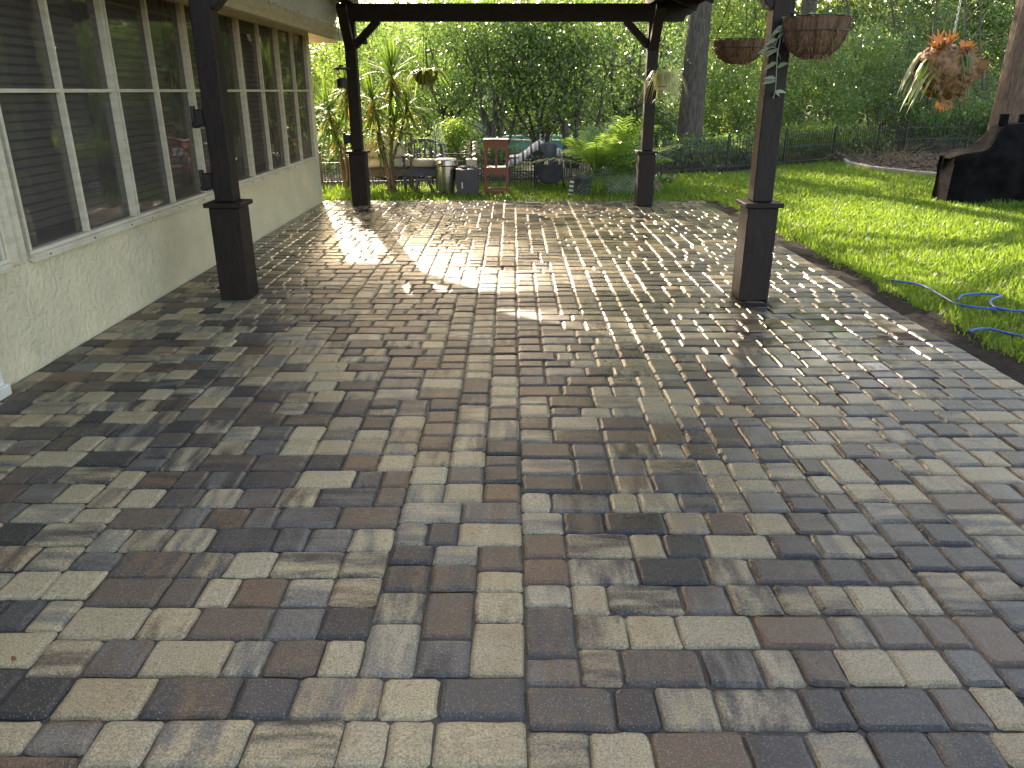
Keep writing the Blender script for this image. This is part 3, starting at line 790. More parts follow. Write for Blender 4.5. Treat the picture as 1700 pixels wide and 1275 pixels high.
# spider plant
sp = at(1099, 128, 10.45)
t = thing('spider_plant_pot', 'cream hanging pot with trailing spider plant by the far right post', 'hanging pot', sp)
m = MB(); m.lathe([(.075, -.155), (.085, -.15), (.092, -.12), (.094, -.118), (.12, .03), (.128, .035), (.128, .05), (.115, .05), (.11, .02), (.0, .01)], 26, capb=True, capt=False); m.build('pot', 'cream_pot', t, smooth=False)
m = MB(); m.tube([(-.05 + .1*k/6, -.093, -.112) for k in range(7)], .008, 6); m.build('water_slot', 'black_metal', t)
mb = MB()
for _ in range(120):
    a = random.uniform(0, 2*pi); d = Vector((cos(a), sin(a), 0)); L = random.uniform(.16, .36); u = random.uniform(.25, 1.2)
    if d.x > .2: L *= 1.25
    pts = [Vector((0, 0, .03)) + d*(.03 + L*s_*.8) + Vector((0, 0, L*(u*s_ - 1.6*s_*s_))) for s_ in (0, .25, .5, .75, 1)]
    mb.strip(pts, [.008, .011, .010, .007, .001], d.cross(Vector((0, 0, 1))))
for (bx0, bz0) in ((-.06, -.26),):
    for _ in range(16):
        a = random.uniform(0, 2*pi); d = Vector((cos(a), sin(a), 0)); L = random.uniform(.06, .11)
        mb.strip([Vector((bx0, -.12, bz0)) + d*L*s_ + Vector((0, 0, L*(.6*s_ - 1.3*s_*s_))) for s_ in (0, .35, .7, 1)], [.006, .009, .006, .001], d.cross(Vector((0, 0, 1))))
mb.tube([(-.08, -.06, .04), (-.10, -.12, .02), (-.07, -.12, -.12), (-.06, -.12, -.26)], .002, 4)
mb.build('leaves', 'spider', t, tone=True)
m = MB()
for a in (.3, 2.4, 4.5): m.tube([(.12*cos(a), .12*sin(a), .04), (.0, .0, 2.27 - sp.z)], .0022, 5)
m.build('hanger', 'black_metal', t)

# ------------------------------------------------------------------ fence
def fence_run(a, b, label, y_off=0, hgt=.60):
    a, b = Vector((*a, -.05)), Vector((*b, -.05)); d = b - a; L = d.length; u = d.normalized(); rz = math.atan2(u.y, u.x)
    t = thing('picket_fence', label, 'fence', a, 'black metal picket fence runs', rz)
    for z in (.10, .40, hgt - .08):
        m = MB(); m.bx(0, L, -.008, .008, z - .009, z + .009); m.build('rail', 'black_metal', t)
    m = MB(); m.bx(-.006, .006, -.006, .006, 0, hgt - .03); m.add([(-.008, -.008, hgt-.03), (.008, -.008, hgt-.03), (.008, .008, hgt-.03), (-.008, .008, hgt-.03), (0, 0, hgt + .02)], [(0, 1, 4), (1, 2, 4), (2, 3, 4), (3, 0, 4)])
    s_ = MB(); s_.bx(-.005, .005, -.005, .005, 0, .42); s_.add([(-.007, -.007, .42), (.007, -.007, .42), (.007, .007, .42), (-.007, .007, .42), (0, 0, .46)], [(0, 1, 4), (1, 2, 4), (2, 3, 4), (3, 0, 4)])
    mp = ms = None; n = int(L/.095)
    for k in range(n):
        x = .05 + k*.095
        if mp is None: o = m.build('picket', 'black_metal', t); mp = o.data
        else: o = link('picket', mp, None, t)
        o.location = (x, 0, 0); o.rotation_euler = (random.gauss(0, .012), random.gauss(0, .012), 0)
        if ms is None: o = s_.build('short_picket', 'black_metal', t); ms = o.data
        else: o = link('short_picket', ms, None, t)
        o.location = (x + .047, 0, 0); o.rotation_euler = (random.gauss(0, .012), random.gauss(0, .012), 0)
    pp = MB(); pp.bx(-.016, .016, -.016, .016, 0, hgt + .03); pp.lathe([(.02, hgt + .03), (.026, hgt + .045), (.016, hgt + .065), (.001, hgt + .075)], 10)
    pd = None
    for k in range(int(L/1.8) + 1):
        if pd is None: o = pp.build('fence_post', 'black_metal', t); pd = o.data
        else: o = link('fence_post', pd, None, t)
        o.location = (k*1.8, .0, 0)
fence_run((-5.2, 13.15), FENCE[1], 'black picket fence run behind the wall corner', hgt=.66)
fence_run((-3.1, 12.95), (.4, 13.5), 'black picket fence run behind the stored benches')
fence_run((.4, 13.5), (2.77, 14.7), 'black picket fence run behind the potted palm')
fence_run((2.77, 14.7), (5.7, 16.8), 'black picket fence run in front of the broad trunk', hgt=.64)
fence_run((5.7, 16.8), (9.6, 19.7), 'black picket fence run behind the mulch bed', hgt=.72)
fence_run((9.6, 19.7), (12.6, 20.42), 'black picket fence run behind the covered grill', hgt=.75)

# ------------------------------------------------------------------ trees
def trunk_tube(base, top, r0, r1, seed, mat, parent, n=28, m=26, flare=.35, lean=.0, name='trunk'):
    """ridged tapering trunk in local coordinates"""
    base, top = Vector(base), Vector(top); vs = []; fs = []
    for i in range(m + 1):
        t = i/m; c = base.lerp(top, t) + Vector((.08*mnoise.noise((t*2, seed, 0)), .08*mnoise.noise((t*2, seed, 9)), 0))*t
        r = r0 + (r1 - r0)*t + r0*flare*math.exp(-t*(top - base).length/.35)
        for k in range(n):
            a = 2*pi*k/n; q = 1 + .05*mnoise.noise((cos(a)*5, sin(a)*5, t*5 + seed)) + .05*sin(a*9 + 3*mnoise.noise((t*4, seed, 2)))
            vs.append(c + Vector((r*q*cos(a), r*q*sin(a), 0)))
    for i in range(m):
        for k in range(n): k2 = (k+1) % n; fs.append((i*n+k, i*n+k2, (i+1)*n+k2, (i+1)*n+k))
    mb = MB(); mb.add(vs, fs); return mb.build(name, mat, parent, smooth=True)
def crown(parent, blobs, size, mat, aspect=.5, sg=.22, name='crown', origin=None):
    P, T = cloud(blobs, sg)
    o = link(name, leaves(name, P, size, aspect, .35, T), mat, parent)
    if origin is not None: o.location = -Vector(origin)
    return o
def limb(mb, a, b, r0, r1, wob=.12, n=6, seg=7):
    a, b = Vector(a), Vector(b); L = (b - a).length; pts = []; s0 = random.uniform(0, 99)
    for i in range(seg + 1):
        t = i/seg; o = Vector((mnoise.noise((t*2.5, s0, 0)), mnoise.noise((t*2.5, s0, 5)), mnoise.noise((t*2.5, s0, 11))))*wob*L*sin(pi*min(1, t*1.0 + .0))
        pts.append(a.lerp(b, t) + o)
    mb.tube(pts, [r0 + (r1 - r0)*i/seg for i in range(seg + 1)], n); return pts
def tall_tree(name, label, X, Y, r, hgt, bark, blobs, leaf, size, bare=()):
    t = thing(name, label, 'tree', (X, Y, -.1))
    tr = trunk_tube((0, 0, 0), (random.gauss(0, .1), 0, hgt), r*1.05, r*.6, X, bark, t)
    br = MB()
    for c, rad, k, m in blobs:
        c = Vector(c) - Vector((X, Y, -.1))
        z0 = max(1.5, min(hgt - .3, c.z*.75)); limb(br, (0, 0, z0), c, r*.3, .03, .1, 7)
        for _ in range(4):
            e_ = c + Vector((random.gauss(0, rad[0]*.5), random.gauss(0, rad[1]*.5), random.gauss(0, rad[2]*.5))); limb(br, Vector((0, 0, z0)).lerp(c, .75), e_, .045, .012, .15, 5)
    br.build('branch', bark, t, smooth=True)
    crown(t, blobs, size, leaf, .55, .38, origin=(X, Y, -.1))
    return t
def mass(c, r, k, m): return (c, r, k, m)
tall_tree('shade_tree', 'tall tree with broad dark furrowed trunk behind the fence', at(1150, 150, 17.2).x, 17.2, .25, 8.2, 'bark',
    [((-1.5, 19, 7.6), (2.3, 1.6, 1.1), 150, 26), ((-4.2, 20, 8.4), (2.0, 1.7, 1.2), 110, 26), ((1.2, 17.5, 8.0), (2.0, 1.8, 1.0), 110, 26), ((3.9, 17.5, 9.2), (2.2, 2.0, 1.4), 110, 26), ((6, 18, 7.8), (1.6, 1.5, 1.0), 60, 26), ((-.6, 18.5, 5.2), (1.6, 1.2, .7), 18, 20), ((-2.8, 20.5, 6.4), (1.5, 1.2, .7), 16, 20), ((-4.6, 21.5, 5.6), (1.8, 1.0, .9), 12, 18)], 'leaf', .15)  # unseen crown above the frame, shaped to shade the foreground and dapple the patio
tall_tree('shade_tree', 'tall tree with reddish trunk behind the covered grill', at(1694, 100, 15.4).x, 15.4, .29, 8.0, 'bark_red',
    [((9.0, 14.5, 8.2), (2.2, 2, 1.3), 110, 26), ((11.5, 16, 8.6), (2.2, 2, 1.4), 90, 26), ((8.0, 17, 9.2), (1.8, 1.6, 1.0), 70, 26), ((7.8, 11.5, 5.4), (1.1, 1.1, .5), 22, 22)], 'leaf_dark', .16)
tall_tree('shade_tree', 'distant thick trunk showing above the largest hanging basket', at(1340, 20, 27).x, 27, .28, 9, 'bark',
    [((9.5, 27, 8.5), (3, 2.2, 1.6), 80, 26), ((7., 28, 7.5), (2.4, 2, 1.3), 60, 26)], 'leaf_far', .2)
tall_tree('shade_tree', 'slim distant trunk left of the broad trunk', at(1000, 60, 27).x, 27, .16, 8, 'bark',
    [((3.2, 27, 7.4), (2.6, 2, 1.4), 70, 26)], 'leaf_far', .2)
# limb that carries the staghorn fern
def myrtle(px, Y, stems, label, hz, spread, crown_r, leaf='leaf'):
    b = at(px, 250, Y); X = b.x
    t = thing('crape_myrtle', label, 'tree', (X, Y, -.1), 'multi stemmed small trees beyond the fence')
    mb = MB(); blobs = []
    for k in range(stems):
        a = 2*pi*k/stems + random.uniform(-.3, .3); o = Vector((.10*cos(a), .08*sin(a), 0))
        top = Vector((spread*cos(a)*random.uniform(.6, 1.2), spread*.7*sin(a), hz*random.uniform(.85, 1.1)))
        pts = limb(mb, o, top, random.uniform(.035, .055), .016, .16, 7, 9)
        blobs.append((tuple(top + Vector((X, Y, .2))), (crown_r, crown_r, crown_r*.75), 14, 24))
        for q in (2, 3, 4, 5, 6, 7, 8):
            e_ = pts[q] + Vector((random.gauss(0, .45), random.gauss(0, .4), random.uniform(.3, .9))); limb(mb, pts[q], e_, .017, .006, .2, 5, 5)
            blobs.append((tuple(e_ + Vector((X, Y, 0))), (crown_r*.6, crown_r*.6, crown_r*.45), 6, 24))
    mb.build('trunk', 'bark_smooth', t, smooth=True)
    crown(t, blobs, .085, leaf, .55, .17, origin=(X, Y, -.1))
myrtle(745, 18.6, 5, 'multi stemmed small tree behind the blue bench', 2.7, .8, .75)
myrtle(822, 17.6, 6, 'multi stemmed small tree behind the red wooden stand', 2.6, .8, .75, 'leaf')
myrtle(893, 17.9, 6, 'multi stemmed small tree behind the raised lounger', 2.6, .85, .75, 'leaf_dark')
myrtle(950, 17.2, 5, 'multi stemmed small tree left of the potted palm', 2.5, .75, .7, 'leaf')
myrtle(1040, 18.8, 5, 'multi stemmed small tree behind the far right post', 2.8, .8, .75, 'leaf_dark')

def shrub(label, spots, mat, size, group='shrubs and saplings beyond the fence', aspect=.5, sg=.15, name='woodland_shrub'):
    x0 = sum(s_[0] for s_ in spots)/len(spots); y0 = spots[0][1]
    t = thing(name, label, 'shrub', (x0, y0, -.1), group)
    mb = MB()
    for c, q in [(Vector(s_[:3]), s_[3]) for s_ in spots]:
        for _ in range(4):
            b = Vector((random.gauss(0, .25), random.gauss(0, .2), 0)); limb(mb, b, c - Vector((x0, y0, -.1)) + Vector((random.gauss(0, q*.4), random.gauss(0, q*.3), random.gauss(0, q*.3))), .03, .008, .12, 5, 6)
    mb.build('stem', 'bark_smooth', t, smooth=True)
    crown(t, [((s_[0], s_[1], s_[2]), (s_[3], s_[3]*.8, s_[4]), s_[5], 30) for s_ in spots], size, mat, aspect, sg, 'foliage', (x0, y0, -.1))
def pxs(px, py, Y, r, rz, k): p = at(px, py, Y); return (p.x, p.y, p.z, r*1.12, rz*1.12, int(k*2.2))
shrub('bright green shrub showing between house corner and lantern', [pxs(540, 200, 18.5, 1.0, 1.0, 75), pxs(530, 110, 19.5, 1.1, .9, 75)], 'leaf_bright', .085)
shrub('leafy shrub behind the yucca heads', [pxs(630, 190, 21, 1.3, 1.2, 90), pxs(600, 80, 22, 1.3, 1.1, 80)], 'leaf', .09)
shrub('sunlit shrub behind the small fern basket', [pxs(715, 120, 22, 1.5, 1.2, 110), pxs(700, 220, 20, 1.0, .7, 60)], 'leaf', .085)
shrub('small yellow green bush above the steel can', [pxs(757, 226, 14.6, .22, .24, 26)], 'leaf_bright', .06, sg=.09)
shrub('leafy hedge bush in front of the pale neighbouring house', [pxs(800, 205, 25, .9, .7, 60), pxs(880, 195, 25, .9, .6, 60), pxs(940, 215, 24.5, .9, .7, 60)], 'leaf', .09)
shrub('high leafy shrub above the red wooden stand', [pxs(820, 75, 23, 1.7, 1.0, 110)], 'leaf', .085)
shrub('dense dark shrub above the lounger', [pxs(930, 90, 22, 1.7, 1.2, 110), pxs(985, 170, 21, 1.1, 1.0, 80)], 'leaf_dark', .085)
shrub('dark glossy shrub between far right post and broad trunk', [pxs(1090, 130, 21, 1.1, 1.4, 110), pxs(1085, 215, 18.5, .7, .55, 50)], 'leaf_dark', .085)
shrub('leafy shrub immediately right of the broad trunk', [pxs(1205, 170, 19.5, .8, 1.1, 95), pxs(1190, 60, 23, 1.2, 1.2, 80)], 'leaf', .085)
shrub('pale sunlit shrub behind the shallow coir basket', [pxs(1245, 70, 24, 1.5, 1.3, 110), pxs(1250, 200, 20, .8, .7, 60)], 'leaf_bright', .08)
shrub('large sunlit shrub right of the near right post', [pxs(1345, 165, 20.5, 1.2, 1.2, 150), pxs(1400, 120, 21.5, 1.2, 1.2, 130)], 'leaf', .075)
shrub('fine leaved green shrub above the mulch bed', [pxs(1460, 150, 22, 1.3, 1.4, 130), pxs(1430, 60, 25, 1.6, 1.3, 90)], 'leaf_dark', .075)
shrub('shaded dark shrub left of the hanging staghorn fern', [pxs(1530, 190, 22.5, 1.1, .9, 90), pxs(1520, 80, 25, 1.5, 1.3, 90)], 'leaf_dark', .075)  # darker leaf colour on the right-hand shrubs stands in for the wood's shade
shrub('shaded dark shrub behind the hanging staghorn fern', [pxs(1620, 180, 22.5, 1.2, .9, 90), pxs(1640, 70, 25, 1.8, 1.5, 110)], 'leaf_dark', .075)
shrub('low green hedge bush behind the fence at the stored benches', [(-3.4, 14.6, .35, .55, .35, 60), (-2.3, 14.8, .38, .6, .35, 70), (-1.2, 15.0, .35, .55, .35, 60), (-.3, 15.2, .25, .5, .28, 50)], 'leaf', .08, sg=.13)
shrub('low leafy bush behind the covered grill', [pxs(1600, 200, 20.8, 1.0, .4, 60), pxs(1700, 190, 20.5, 1.2, .6, 70)], 'leaf', .08)
shrub('low fern undergrowth bush at the broad trunk foot', [pxs(1130, 262, 16.3, .55, .25, 45), pxs(1195, 255, 16.9, .5, .25, 40)], 'leaf', .10, sg=.13)
shrub('low bush inside the fence left of the near right post', [pxs(1245, 255, 17.6, .6, .3, 50)], 'leaf', .09, sg=.13)
shrub('low bush behind fence beside the mulch bed', [pxs(1345, 238, 18.6, .8, .35, 70), pxs(1420, 235, 19.6, .6, .3, 40)], 'leaf_bright', .08, sg=.13)
# bare saplings in the wood at the right
for i, (px, top, lean) in enumerate(((1455, 0, -60), (1500, 0, -25), (1545, 0, 10), (1590, 0, 20), (1640, 0, -10))):
    b = at(px, 215, 21.5); q = at(px + lean, -60, 21.5)
    t = thing('bare_sapling', 'thin bare sapling stem in the shaded wood, number %s from the near right post' % ('first', 'second', 'third', 'fourth', 'fifth')[i], 'sapling', b, 'bare saplings in the wood')
    t['label'] = ('leaning bare sapling left of the staghorn fern, the leftmost', 'bare sapling just left of the staghorn fern', 'bare sapling directly behind the staghorn fern', 'bare sapling at the right edge of the staghorn fern', 'bare sapling nearest the reddish trunk')[i]
    m = MB(); pts = limb(m, Vector((0, 0, -b.z - .1)), q - b, .035, .02, .05, 6, 10); m.build('stem', 'bark_smooth', t, smooth=True)
    m = MB()
    for k in (3, 4, 5, 6, 7, 8): limb(m, pts[k], pts[k] + Vector((random.gauss(0, .5), random.gauss(0, .3), random.uniform(.1, .8))), .012, .004, .2, 5, 6)
    m.build('twig', 'straw', t, tone=True)
# dry brush on the mulch
mb = MB()
for _ in range(60):
    b = at(random.uniform(1420, 1520), random.uniform(252, 268), 17.6); b.z = -.02
    limb(mb, b, b + Vector((random.gauss(0, .5), random.gauss(0, .3), random.uniform(.05, .45))), .006, .002, .25, 4, 5)
kind(mb.build('brush_heap', 'straw', tone=True), 'stuff', 'heap of dry twigs lying on the mulch bed')

# far wood
blobs = []
for i in range(60):
    x = -30 + 78*i/59 + random.gauss(0, .8); y = random.uniform(29, 38)
    blobs.append(((x, y, random.uniform(.6, 2.2)), (2.2, 2.0, 1.5), 52, 30)); blobs.append(((x + random.gauss(0, 1), y + 2, random.uniform(2.8, 4.2)), (2.2, 2.0, 1.3), 46, 30))
    if x > 5: blobs.append(((x + random.gauss(0, 1), y + 1, random.uniform(5.5, 6.5)), (2.3, 2.0, 1.6), 40, 30)); blobs.append(((x + random.gauss(0, 1), y + 1, random.uniform(7.5, 9)), (2.3, 2.0, 1.6), 40, 30))  # upper tiers, mostly above the frame, added to shade the right-hand shrubs
for i in range(34):
    x = -34 + 90*i/33 + random.gauss(0, 1); y = random.uniform(44, 50)
    blobs.append(((x, y, random.uniform(1, 3)), (3.0, 2.5, 2.0), 40, 26)); blobs.append(((x, y + 2, random.uniform(4.5, 6.2)), (3.0, 2.5, 1.7), 40, 26))
P, T = cloud(blobs, .45)
kind(link('distant_wood', leaves('distant_wood', P, .27, .55, .35, T), 'leaf_far'), 'stuff', 'mass of sunlit woodland foliage behind everything')

# neighbour's pool and house
p0 = at(842, 246, 20.5); p1 = at(960, 246, 20.5)
t = thing('neighbour_pool', 'turquoise pool wall glimpsed behind the lounger', 'pool', ((p0.x + p1.x)/2, 21.4, -.1))
m = MB(); m.lathe([(1.15, 0), (1.15, .36), (1.12, .36), (1.12, .0)], 40, capt=False); m.build('side_wall', 'teal', t)
m = MB(); m.lathe([(1.10, .362), (1.20, .362), (1.20, .40), (1.10, .40), (1.10, .362)], 40, capb=False, capt=False); m.build('rim', 'pale_wall', t)
m = MB(); m.lathe([(1.115, .31), (.001, .31)], 40, capb=False, capt=False); m.build('water', pm('pool_water', (.05, .35, .38), rough=.05), t)
t = thing('neighbour_house', 'pale neighbouring house glimpsed through the trees', 'house', (3, 30.5, -.1))
m = MB(); m.bx(-4.5, 3.2, 0, 4, 0, 2.5); m.build('wall', 'pale_wall', t)
m = MB(); m.hexa([(-4.9, -.5, 2.5), (3.6, -.5, 2.5), (3.6, 2, 3.7), (-4.9, 2, 3.7), (-4.9, -.5, 2.62), (3.6, -.5, 2.62), (3.6, 2, 3.85), (-4.9, 2, 3.85)]); m.hexa([(-4.9, 2.01, 3.7), (3.6, 2.01, 3.7), (3.6, 4.5, 2.5), (-4.9, 4.5, 2.5), (-4.9, 2.01, 3.85), (3.6, 2.01, 3.85), (3.6, 4.5, 2.62), (-4.9, 4.5, 2.62)]); m.build('roof', 'grey_roof', t)
for x in (-3.2, -1.2, .8):
    m = MB(); m.bx(x, x + 1., -.03, -.001, .9, 2.0); o = m.build('window', 'pale_wall', t); m = MB(); m.bx(x + .06, x + .94, -.04, -.031, .96, 1.94); m.build('pane', 'house_glass', o)

# ------------------------------------------------------------------ yuccas
def rosette(mb, c, n, L, mat_tone=None, lo=-.3, hi=1.5, wd=.032, old=None):
    for k in range(n):
        a = random.uniform(0, 2*pi); e_ = random.uniform(lo, hi); d = Vector((cos(a)*cos(e_), sin(a)*cos(e_), sin(e_))); l = L*random.uniform(.75, 1.15)
        dr = .35*max(0, cos(e_)) * random.uniform(.5, 1.3)
        pts = [Vector(c) + d*l*t + Vector((0, 0, -dr*l*t*t)) for t in (0, .25, .5, .75, 1)]
        sd_ = d.cross(Vector((0, 0, 1)));
        if sd_.length < .1: sd_ = Vector((1, 0, 0))
        mb.strip(pts, [wd*.7, wd, wd*.95, wd*.6, .002], sd_)
    if old:
        for k in range(old[1]):
            a = random.uniform(0, 2*pi); l = L*random.uniform(.5, .95); d = Vector((cos(a), sin(a), 0))
            pts = [Vector(c) - Vector((0, 0, .04*random.random())) + d*(.12*t + .10*sin(t*2))*random.uniform(.6, 1.4) + Vector((0, 0, -l*t*1.0 + .03*t)) for t in (0, .3, .65, 1)]
            old[0].strip(pts, [wd*.6, wd*.8, wd*.6, .003], d.cross(Vector((0, 0, 1))))
def yucca(base_px, Y, heads, label):
    b = at(base_px, 300, Y); b.z = -.06
    t = thing('yucca', label, 'plant', b, 'yuccas behind the far left post')
    st = MB(); lf = MB(); od = MB()
    for px, py, L, n, fork in heads:
        h = at(px, py, Y + random.uniform(-.15, .15)) - b
        mid = Vector((h.x*.25 + random.gauss(0, .02), h.y*.5, h.z*.40))
        st.tube([(random.gauss(0, .03), random.gauss(0, .03), 0), (mid*.5 + Vector((random.gauss(0, .015), 0, 0))), mid, mid.lerp(h, .55) + Vector((random.gauss(0, .02), 0, 0)), h], [.032, .025, .021, .018, .016], 8)
        rosette(lf, h, n, L, old=(od, int(n*.28)))
        for q in (.10, .22): rosette(lf, h - Vector((0, 0, q)), n//3, L, lo=-.9, hi=.5)
    st.build('stem', 'yucca_stem', t, smooth=True); lf.build('leaves', 'spike', t, tone=True); od.build('dry_leaves', 'spike_old', t, tone=True)
yucca(648, 12.35, [(650, 125, .66, 64, 0), (618, 165, .60, 52, 0), (676, 178, .50, 40, 0), (628, 222, .42, 34, 0), (655, 205, .45, 30, 0)], 'tall many stemmed yucca right of the far left post')
yucca(575, 12.6, [(546, 185, .60, 54, 0), (575, 150, .60, 50, 0), (560, 225, .48, 36, 0)], 'spiky yucca between the house corner and the far left post')

# ------------------------------------------------------------------ stored furniture
def garden_seat(name, label, loc, wdt, mat, rz, back_h, seat_h=.30, dep=.42, cushions=True, arms=True, back_cushion=False):
    t = thing(name, label, 'bench', loc, 'old benches stored on the grass', rz)
    hw_ = wdt/2
    for x in (-hw_, hw_):
        for y, z1 in ((-dep/2, seat_h + .16), (dep/2, back_h - .05)):
            m = MB(); m.bar((x, y, 0), (x, y + (.05 if y > 0 else 0), z1), .045, .045); m.build('leg', mat, t, bevel=.004)
        if arms:
            m = MB(); m.bx(x - .03, x + .03, -dep/2 - .05, dep/2 + .01, seat_h + .161, seat_h + .185); m.build('armrest', mat, t, bevel=.004)
    for k in range(5):
        y = -dep/2 + .02 + k*dep/5.2; m = MB(); m.bx(-hw_ + .024, hw_ - .024, y, y + .06, seat_h - .02, seat_h); m.build('seat_slat', mat, t)
    m = MB(); m.bx(-hw_ + .024, hw_ - .024, -dep/2 - .02, -dep/2 + .012, seat_h - .12, seat_h - .022); m.build('apron', mat, t)
    top = [(-hw_ - .02 + (wdt + .04)*k/12, dep/2 + .05, back_h - .08 + .08*sin(pi*k/12)) for k in range(13)]
    m = MB()
    for a, b in zip(top, top[1:]): m.bar(a, b, .035, .05)
    m.build('top_rail', mat, t)
    nb = max(5, int(wdt/.085))
    for k in range(1, nb):
        x = -hw_ + wdt*k/nb; m = MB(); m.bar((x, dep/2, seat_h), (x, dep/2 + .045, back_h - .08 + .08*sin(pi*k/nb) - .02), .022, .02); m.build('back_slat', mat, t)
    m = MB(); m.bar((-hw_, dep/2 + .01, seat_h + .04), (0, dep/2 + .05, back_h - .06), .02, .02); m.bar((hw_, dep/2 + .01, seat_h + .04), (0, dep/2 + .05, back_h - .06), .02, .02); m.build('cross_brace', mat, t)
    if cushions:
        m = MB(); pts = []
        m.box((0, -.02, seat_h + .065), (wdt - .08, dep - .02, .11)); o = m.build('cushion', 'cushion', t, bevel=.035, smooth=True)
        m = MB(); m.box((0, -.035, seat_h - .06), (wdt - .10, .02, .10)); m.build('front_panel', 'cushion', t, bevel=.008)
    if back_cushion:
        m = MB(); m.box((-wdt*.05, dep/2 - .035, seat_h + .27), (wdt*.85, .09, .30), Matrix.Rotation(-.12, 3, 'X')); m.build('back_cushion', 'cushion', t, bevel=.035, smooth=True)
    return t
g1 = gr(645, 313); garden_seat('garden_bench', 'brown wooden bench with beige cushions behind the yucca stems', (g1.x - .12, g1.y + .2, -.05), .95, 'brown_wood', R(6), .92, .36, back_cushion=True)
g2 = gr(702, 312); garden_seat('garden_bench', 'blue painted bench with arched back and beige cushion', (g2.x, g2.y + .15, -.05), .52, 'blue_wood', R(-4), .76, .36)
# small iron trestle in front
g = gr(704, 317); t = thing('iron_trestle', 'small dark trestle stand under the blue bench front', 'stand', (g.x, g.y, -.05))
for s_ in (-1, 1):
    m = MB(); m.bar((s_*.16, -.08, 0), (s_*.07, 0, .20), .025, .025); m.bar((s_*.16, .08, 0), (s_*.07, 0, .20), .025, .025); m.build('leg', 'dark_plastic', t)
m = MB(); m.bx(-.12, .12, -.05, .05, .20, .225); m.build('top', 'dark_plastic', t)
g = gr(741, 320)
t = thing('steel_trash_can', 'tapered brushed steel trash can between bench and dark cabinet', 'trash can', (g.x, g.y + .14, -.05))
m = MB(); m.lathe([(.118, 0), (.122, .01), (.158, .43), (.16, .44)], 32); m.build('body', 'steel', t, smooth=False)
m = MB(); m.lathe([(.166, .44), (.17, .45), (.17, .52), (.155, .54), (.10, .545), (.001, .545)], 32, capt=False); m.build('lid', 'steel', t)
m = MB(); m.tube([(-.10, -.145, .465), (-.10, -.18, .465)], .014, 8); m.build('knob', 'black_metal', t)
g = gr(776, 321)
t = thing('storage_cabinet', 'small dark grey cabinet with white handle beside the steel can', 'cabinet', (g.x, g.y + .17, -.05))
m = MB(); m.box((0, 0, .195), (.33, .32, .39)); m.build('body', 'dark_plastic', t, bevel=.012)
m = MB(); m.box((-.005, -.168, .19), (.31, .012, .36)); d_ = m.build('door', 'dark_plastic', t, bevel=.005)
m = MB(); m.box((-.075, -.184, .17), (.018, .018, .09)); m.build('handle', 'white_pot', d_, bevel=.004)
mb = MB()
for k in range(14): mb.box((random.uniform(-.13, .13), random.uniform(-.1, .1), .40 + .03*random.random()), (random.uniform(.03, .12), .05, .02), Matrix.Rotation(random.uniform(0, 3), 3, 'Z') @ Matrix.Rotation(random.gauss(0, .3), 3, 'X'))
kind(mb.build('clutter', 'fabric_grey', loc=t.location), 'stuff', 'grey scraps heaped on the dark cabinet')
c_ = at(783, 277, 12.6)
t = thing('planter', 'square white plastic planter standing on the copper stand', 'planter', c_)
m = MB(); m.hexa([(-.07, -.07, 0), (.07, -.07, 0), (.07, .07, 0), (-.07, .07, 0), (-.085, -.085, .12), (.085, -.085, .12), (.085, .085, .12), (-.085, .085, .12)]); m.build('pot', 'white_pot', t)
mb = MB()
for k in range(70):
    a = random.uniform(0, 2*pi); e_ = random.uniform(.5, 1.5); z0 = random.uniform(.1, .38); d = Vector((cos(a)*cos(e_), sin(a)*cos(e_), sin(e_)*.6)); L = random.uniform(.10, .17)
    mb.strip([Vector((.01*cos(a), .01*sin(a), z0)) + d*L*t_ + Vector((0, 0, -.3*L*t_*t_)) for t_ in (0, .3, .65, 1)], [.012, .03, .024, .002], d.cross(Vector((0, 0, 1))))
mb.tube([(0, 0, .09), (0, 0, .42)], .01, 6); mb.build('leaves', 'purple', t, tone=True)
t = thing('copper_stand', 'thin copper wire stand carrying the white planter', 'plant stand', (c_.x, c_.y, -.05)); zt = c_.z + .05 - .004
for sx_ in (-1, 1):
    for sy_ in (-1, 1): m = MB(); m.tube([(sx_*.10, sy_*.09, 0), (sx_*.10, sy_*.09, zt)], .007, 6); m.build('leg', 'copper', t)
m = MB()
for k in range(5): m.box((-.09 + .045*k, 0, zt - .008), (.01, .2, .008))
m.box((0, -.095, zt - .017), (.22, .01, .008)); m.box((0, .095, zt - .017), (.22, .01, .008)); m.build('shelf', 'copper', t)
# wire cone
c_ = at(736, 266, 12.75); t = thing('wire_trellis', 'tall pale wire plant trellis behind the steel can', 'trellis', (c_.x, c_.y, -.05))
for k in range(6):
    a = 2*pi*k/6; m = MB(); m.tube([(.11*cos(a), .11*sin(a), 0), (.10*cos(a) - .03, .10*sin(a), .6), (.04*cos(a) - .10, .04*sin(a), 1.02 + .05*k/6)], .004, 5); m.build('wire', 'zinc', t)
for z, r in ((.5, .10), (.72, .085)):
    m = MB(); m.tube([(r*cos(2*pi*k/24) - .02*(z > .6), r*sin(2*pi*k/24), z) for k in range(25)], .004, 5, cap=False); m.build('ring', 'zinc', t)
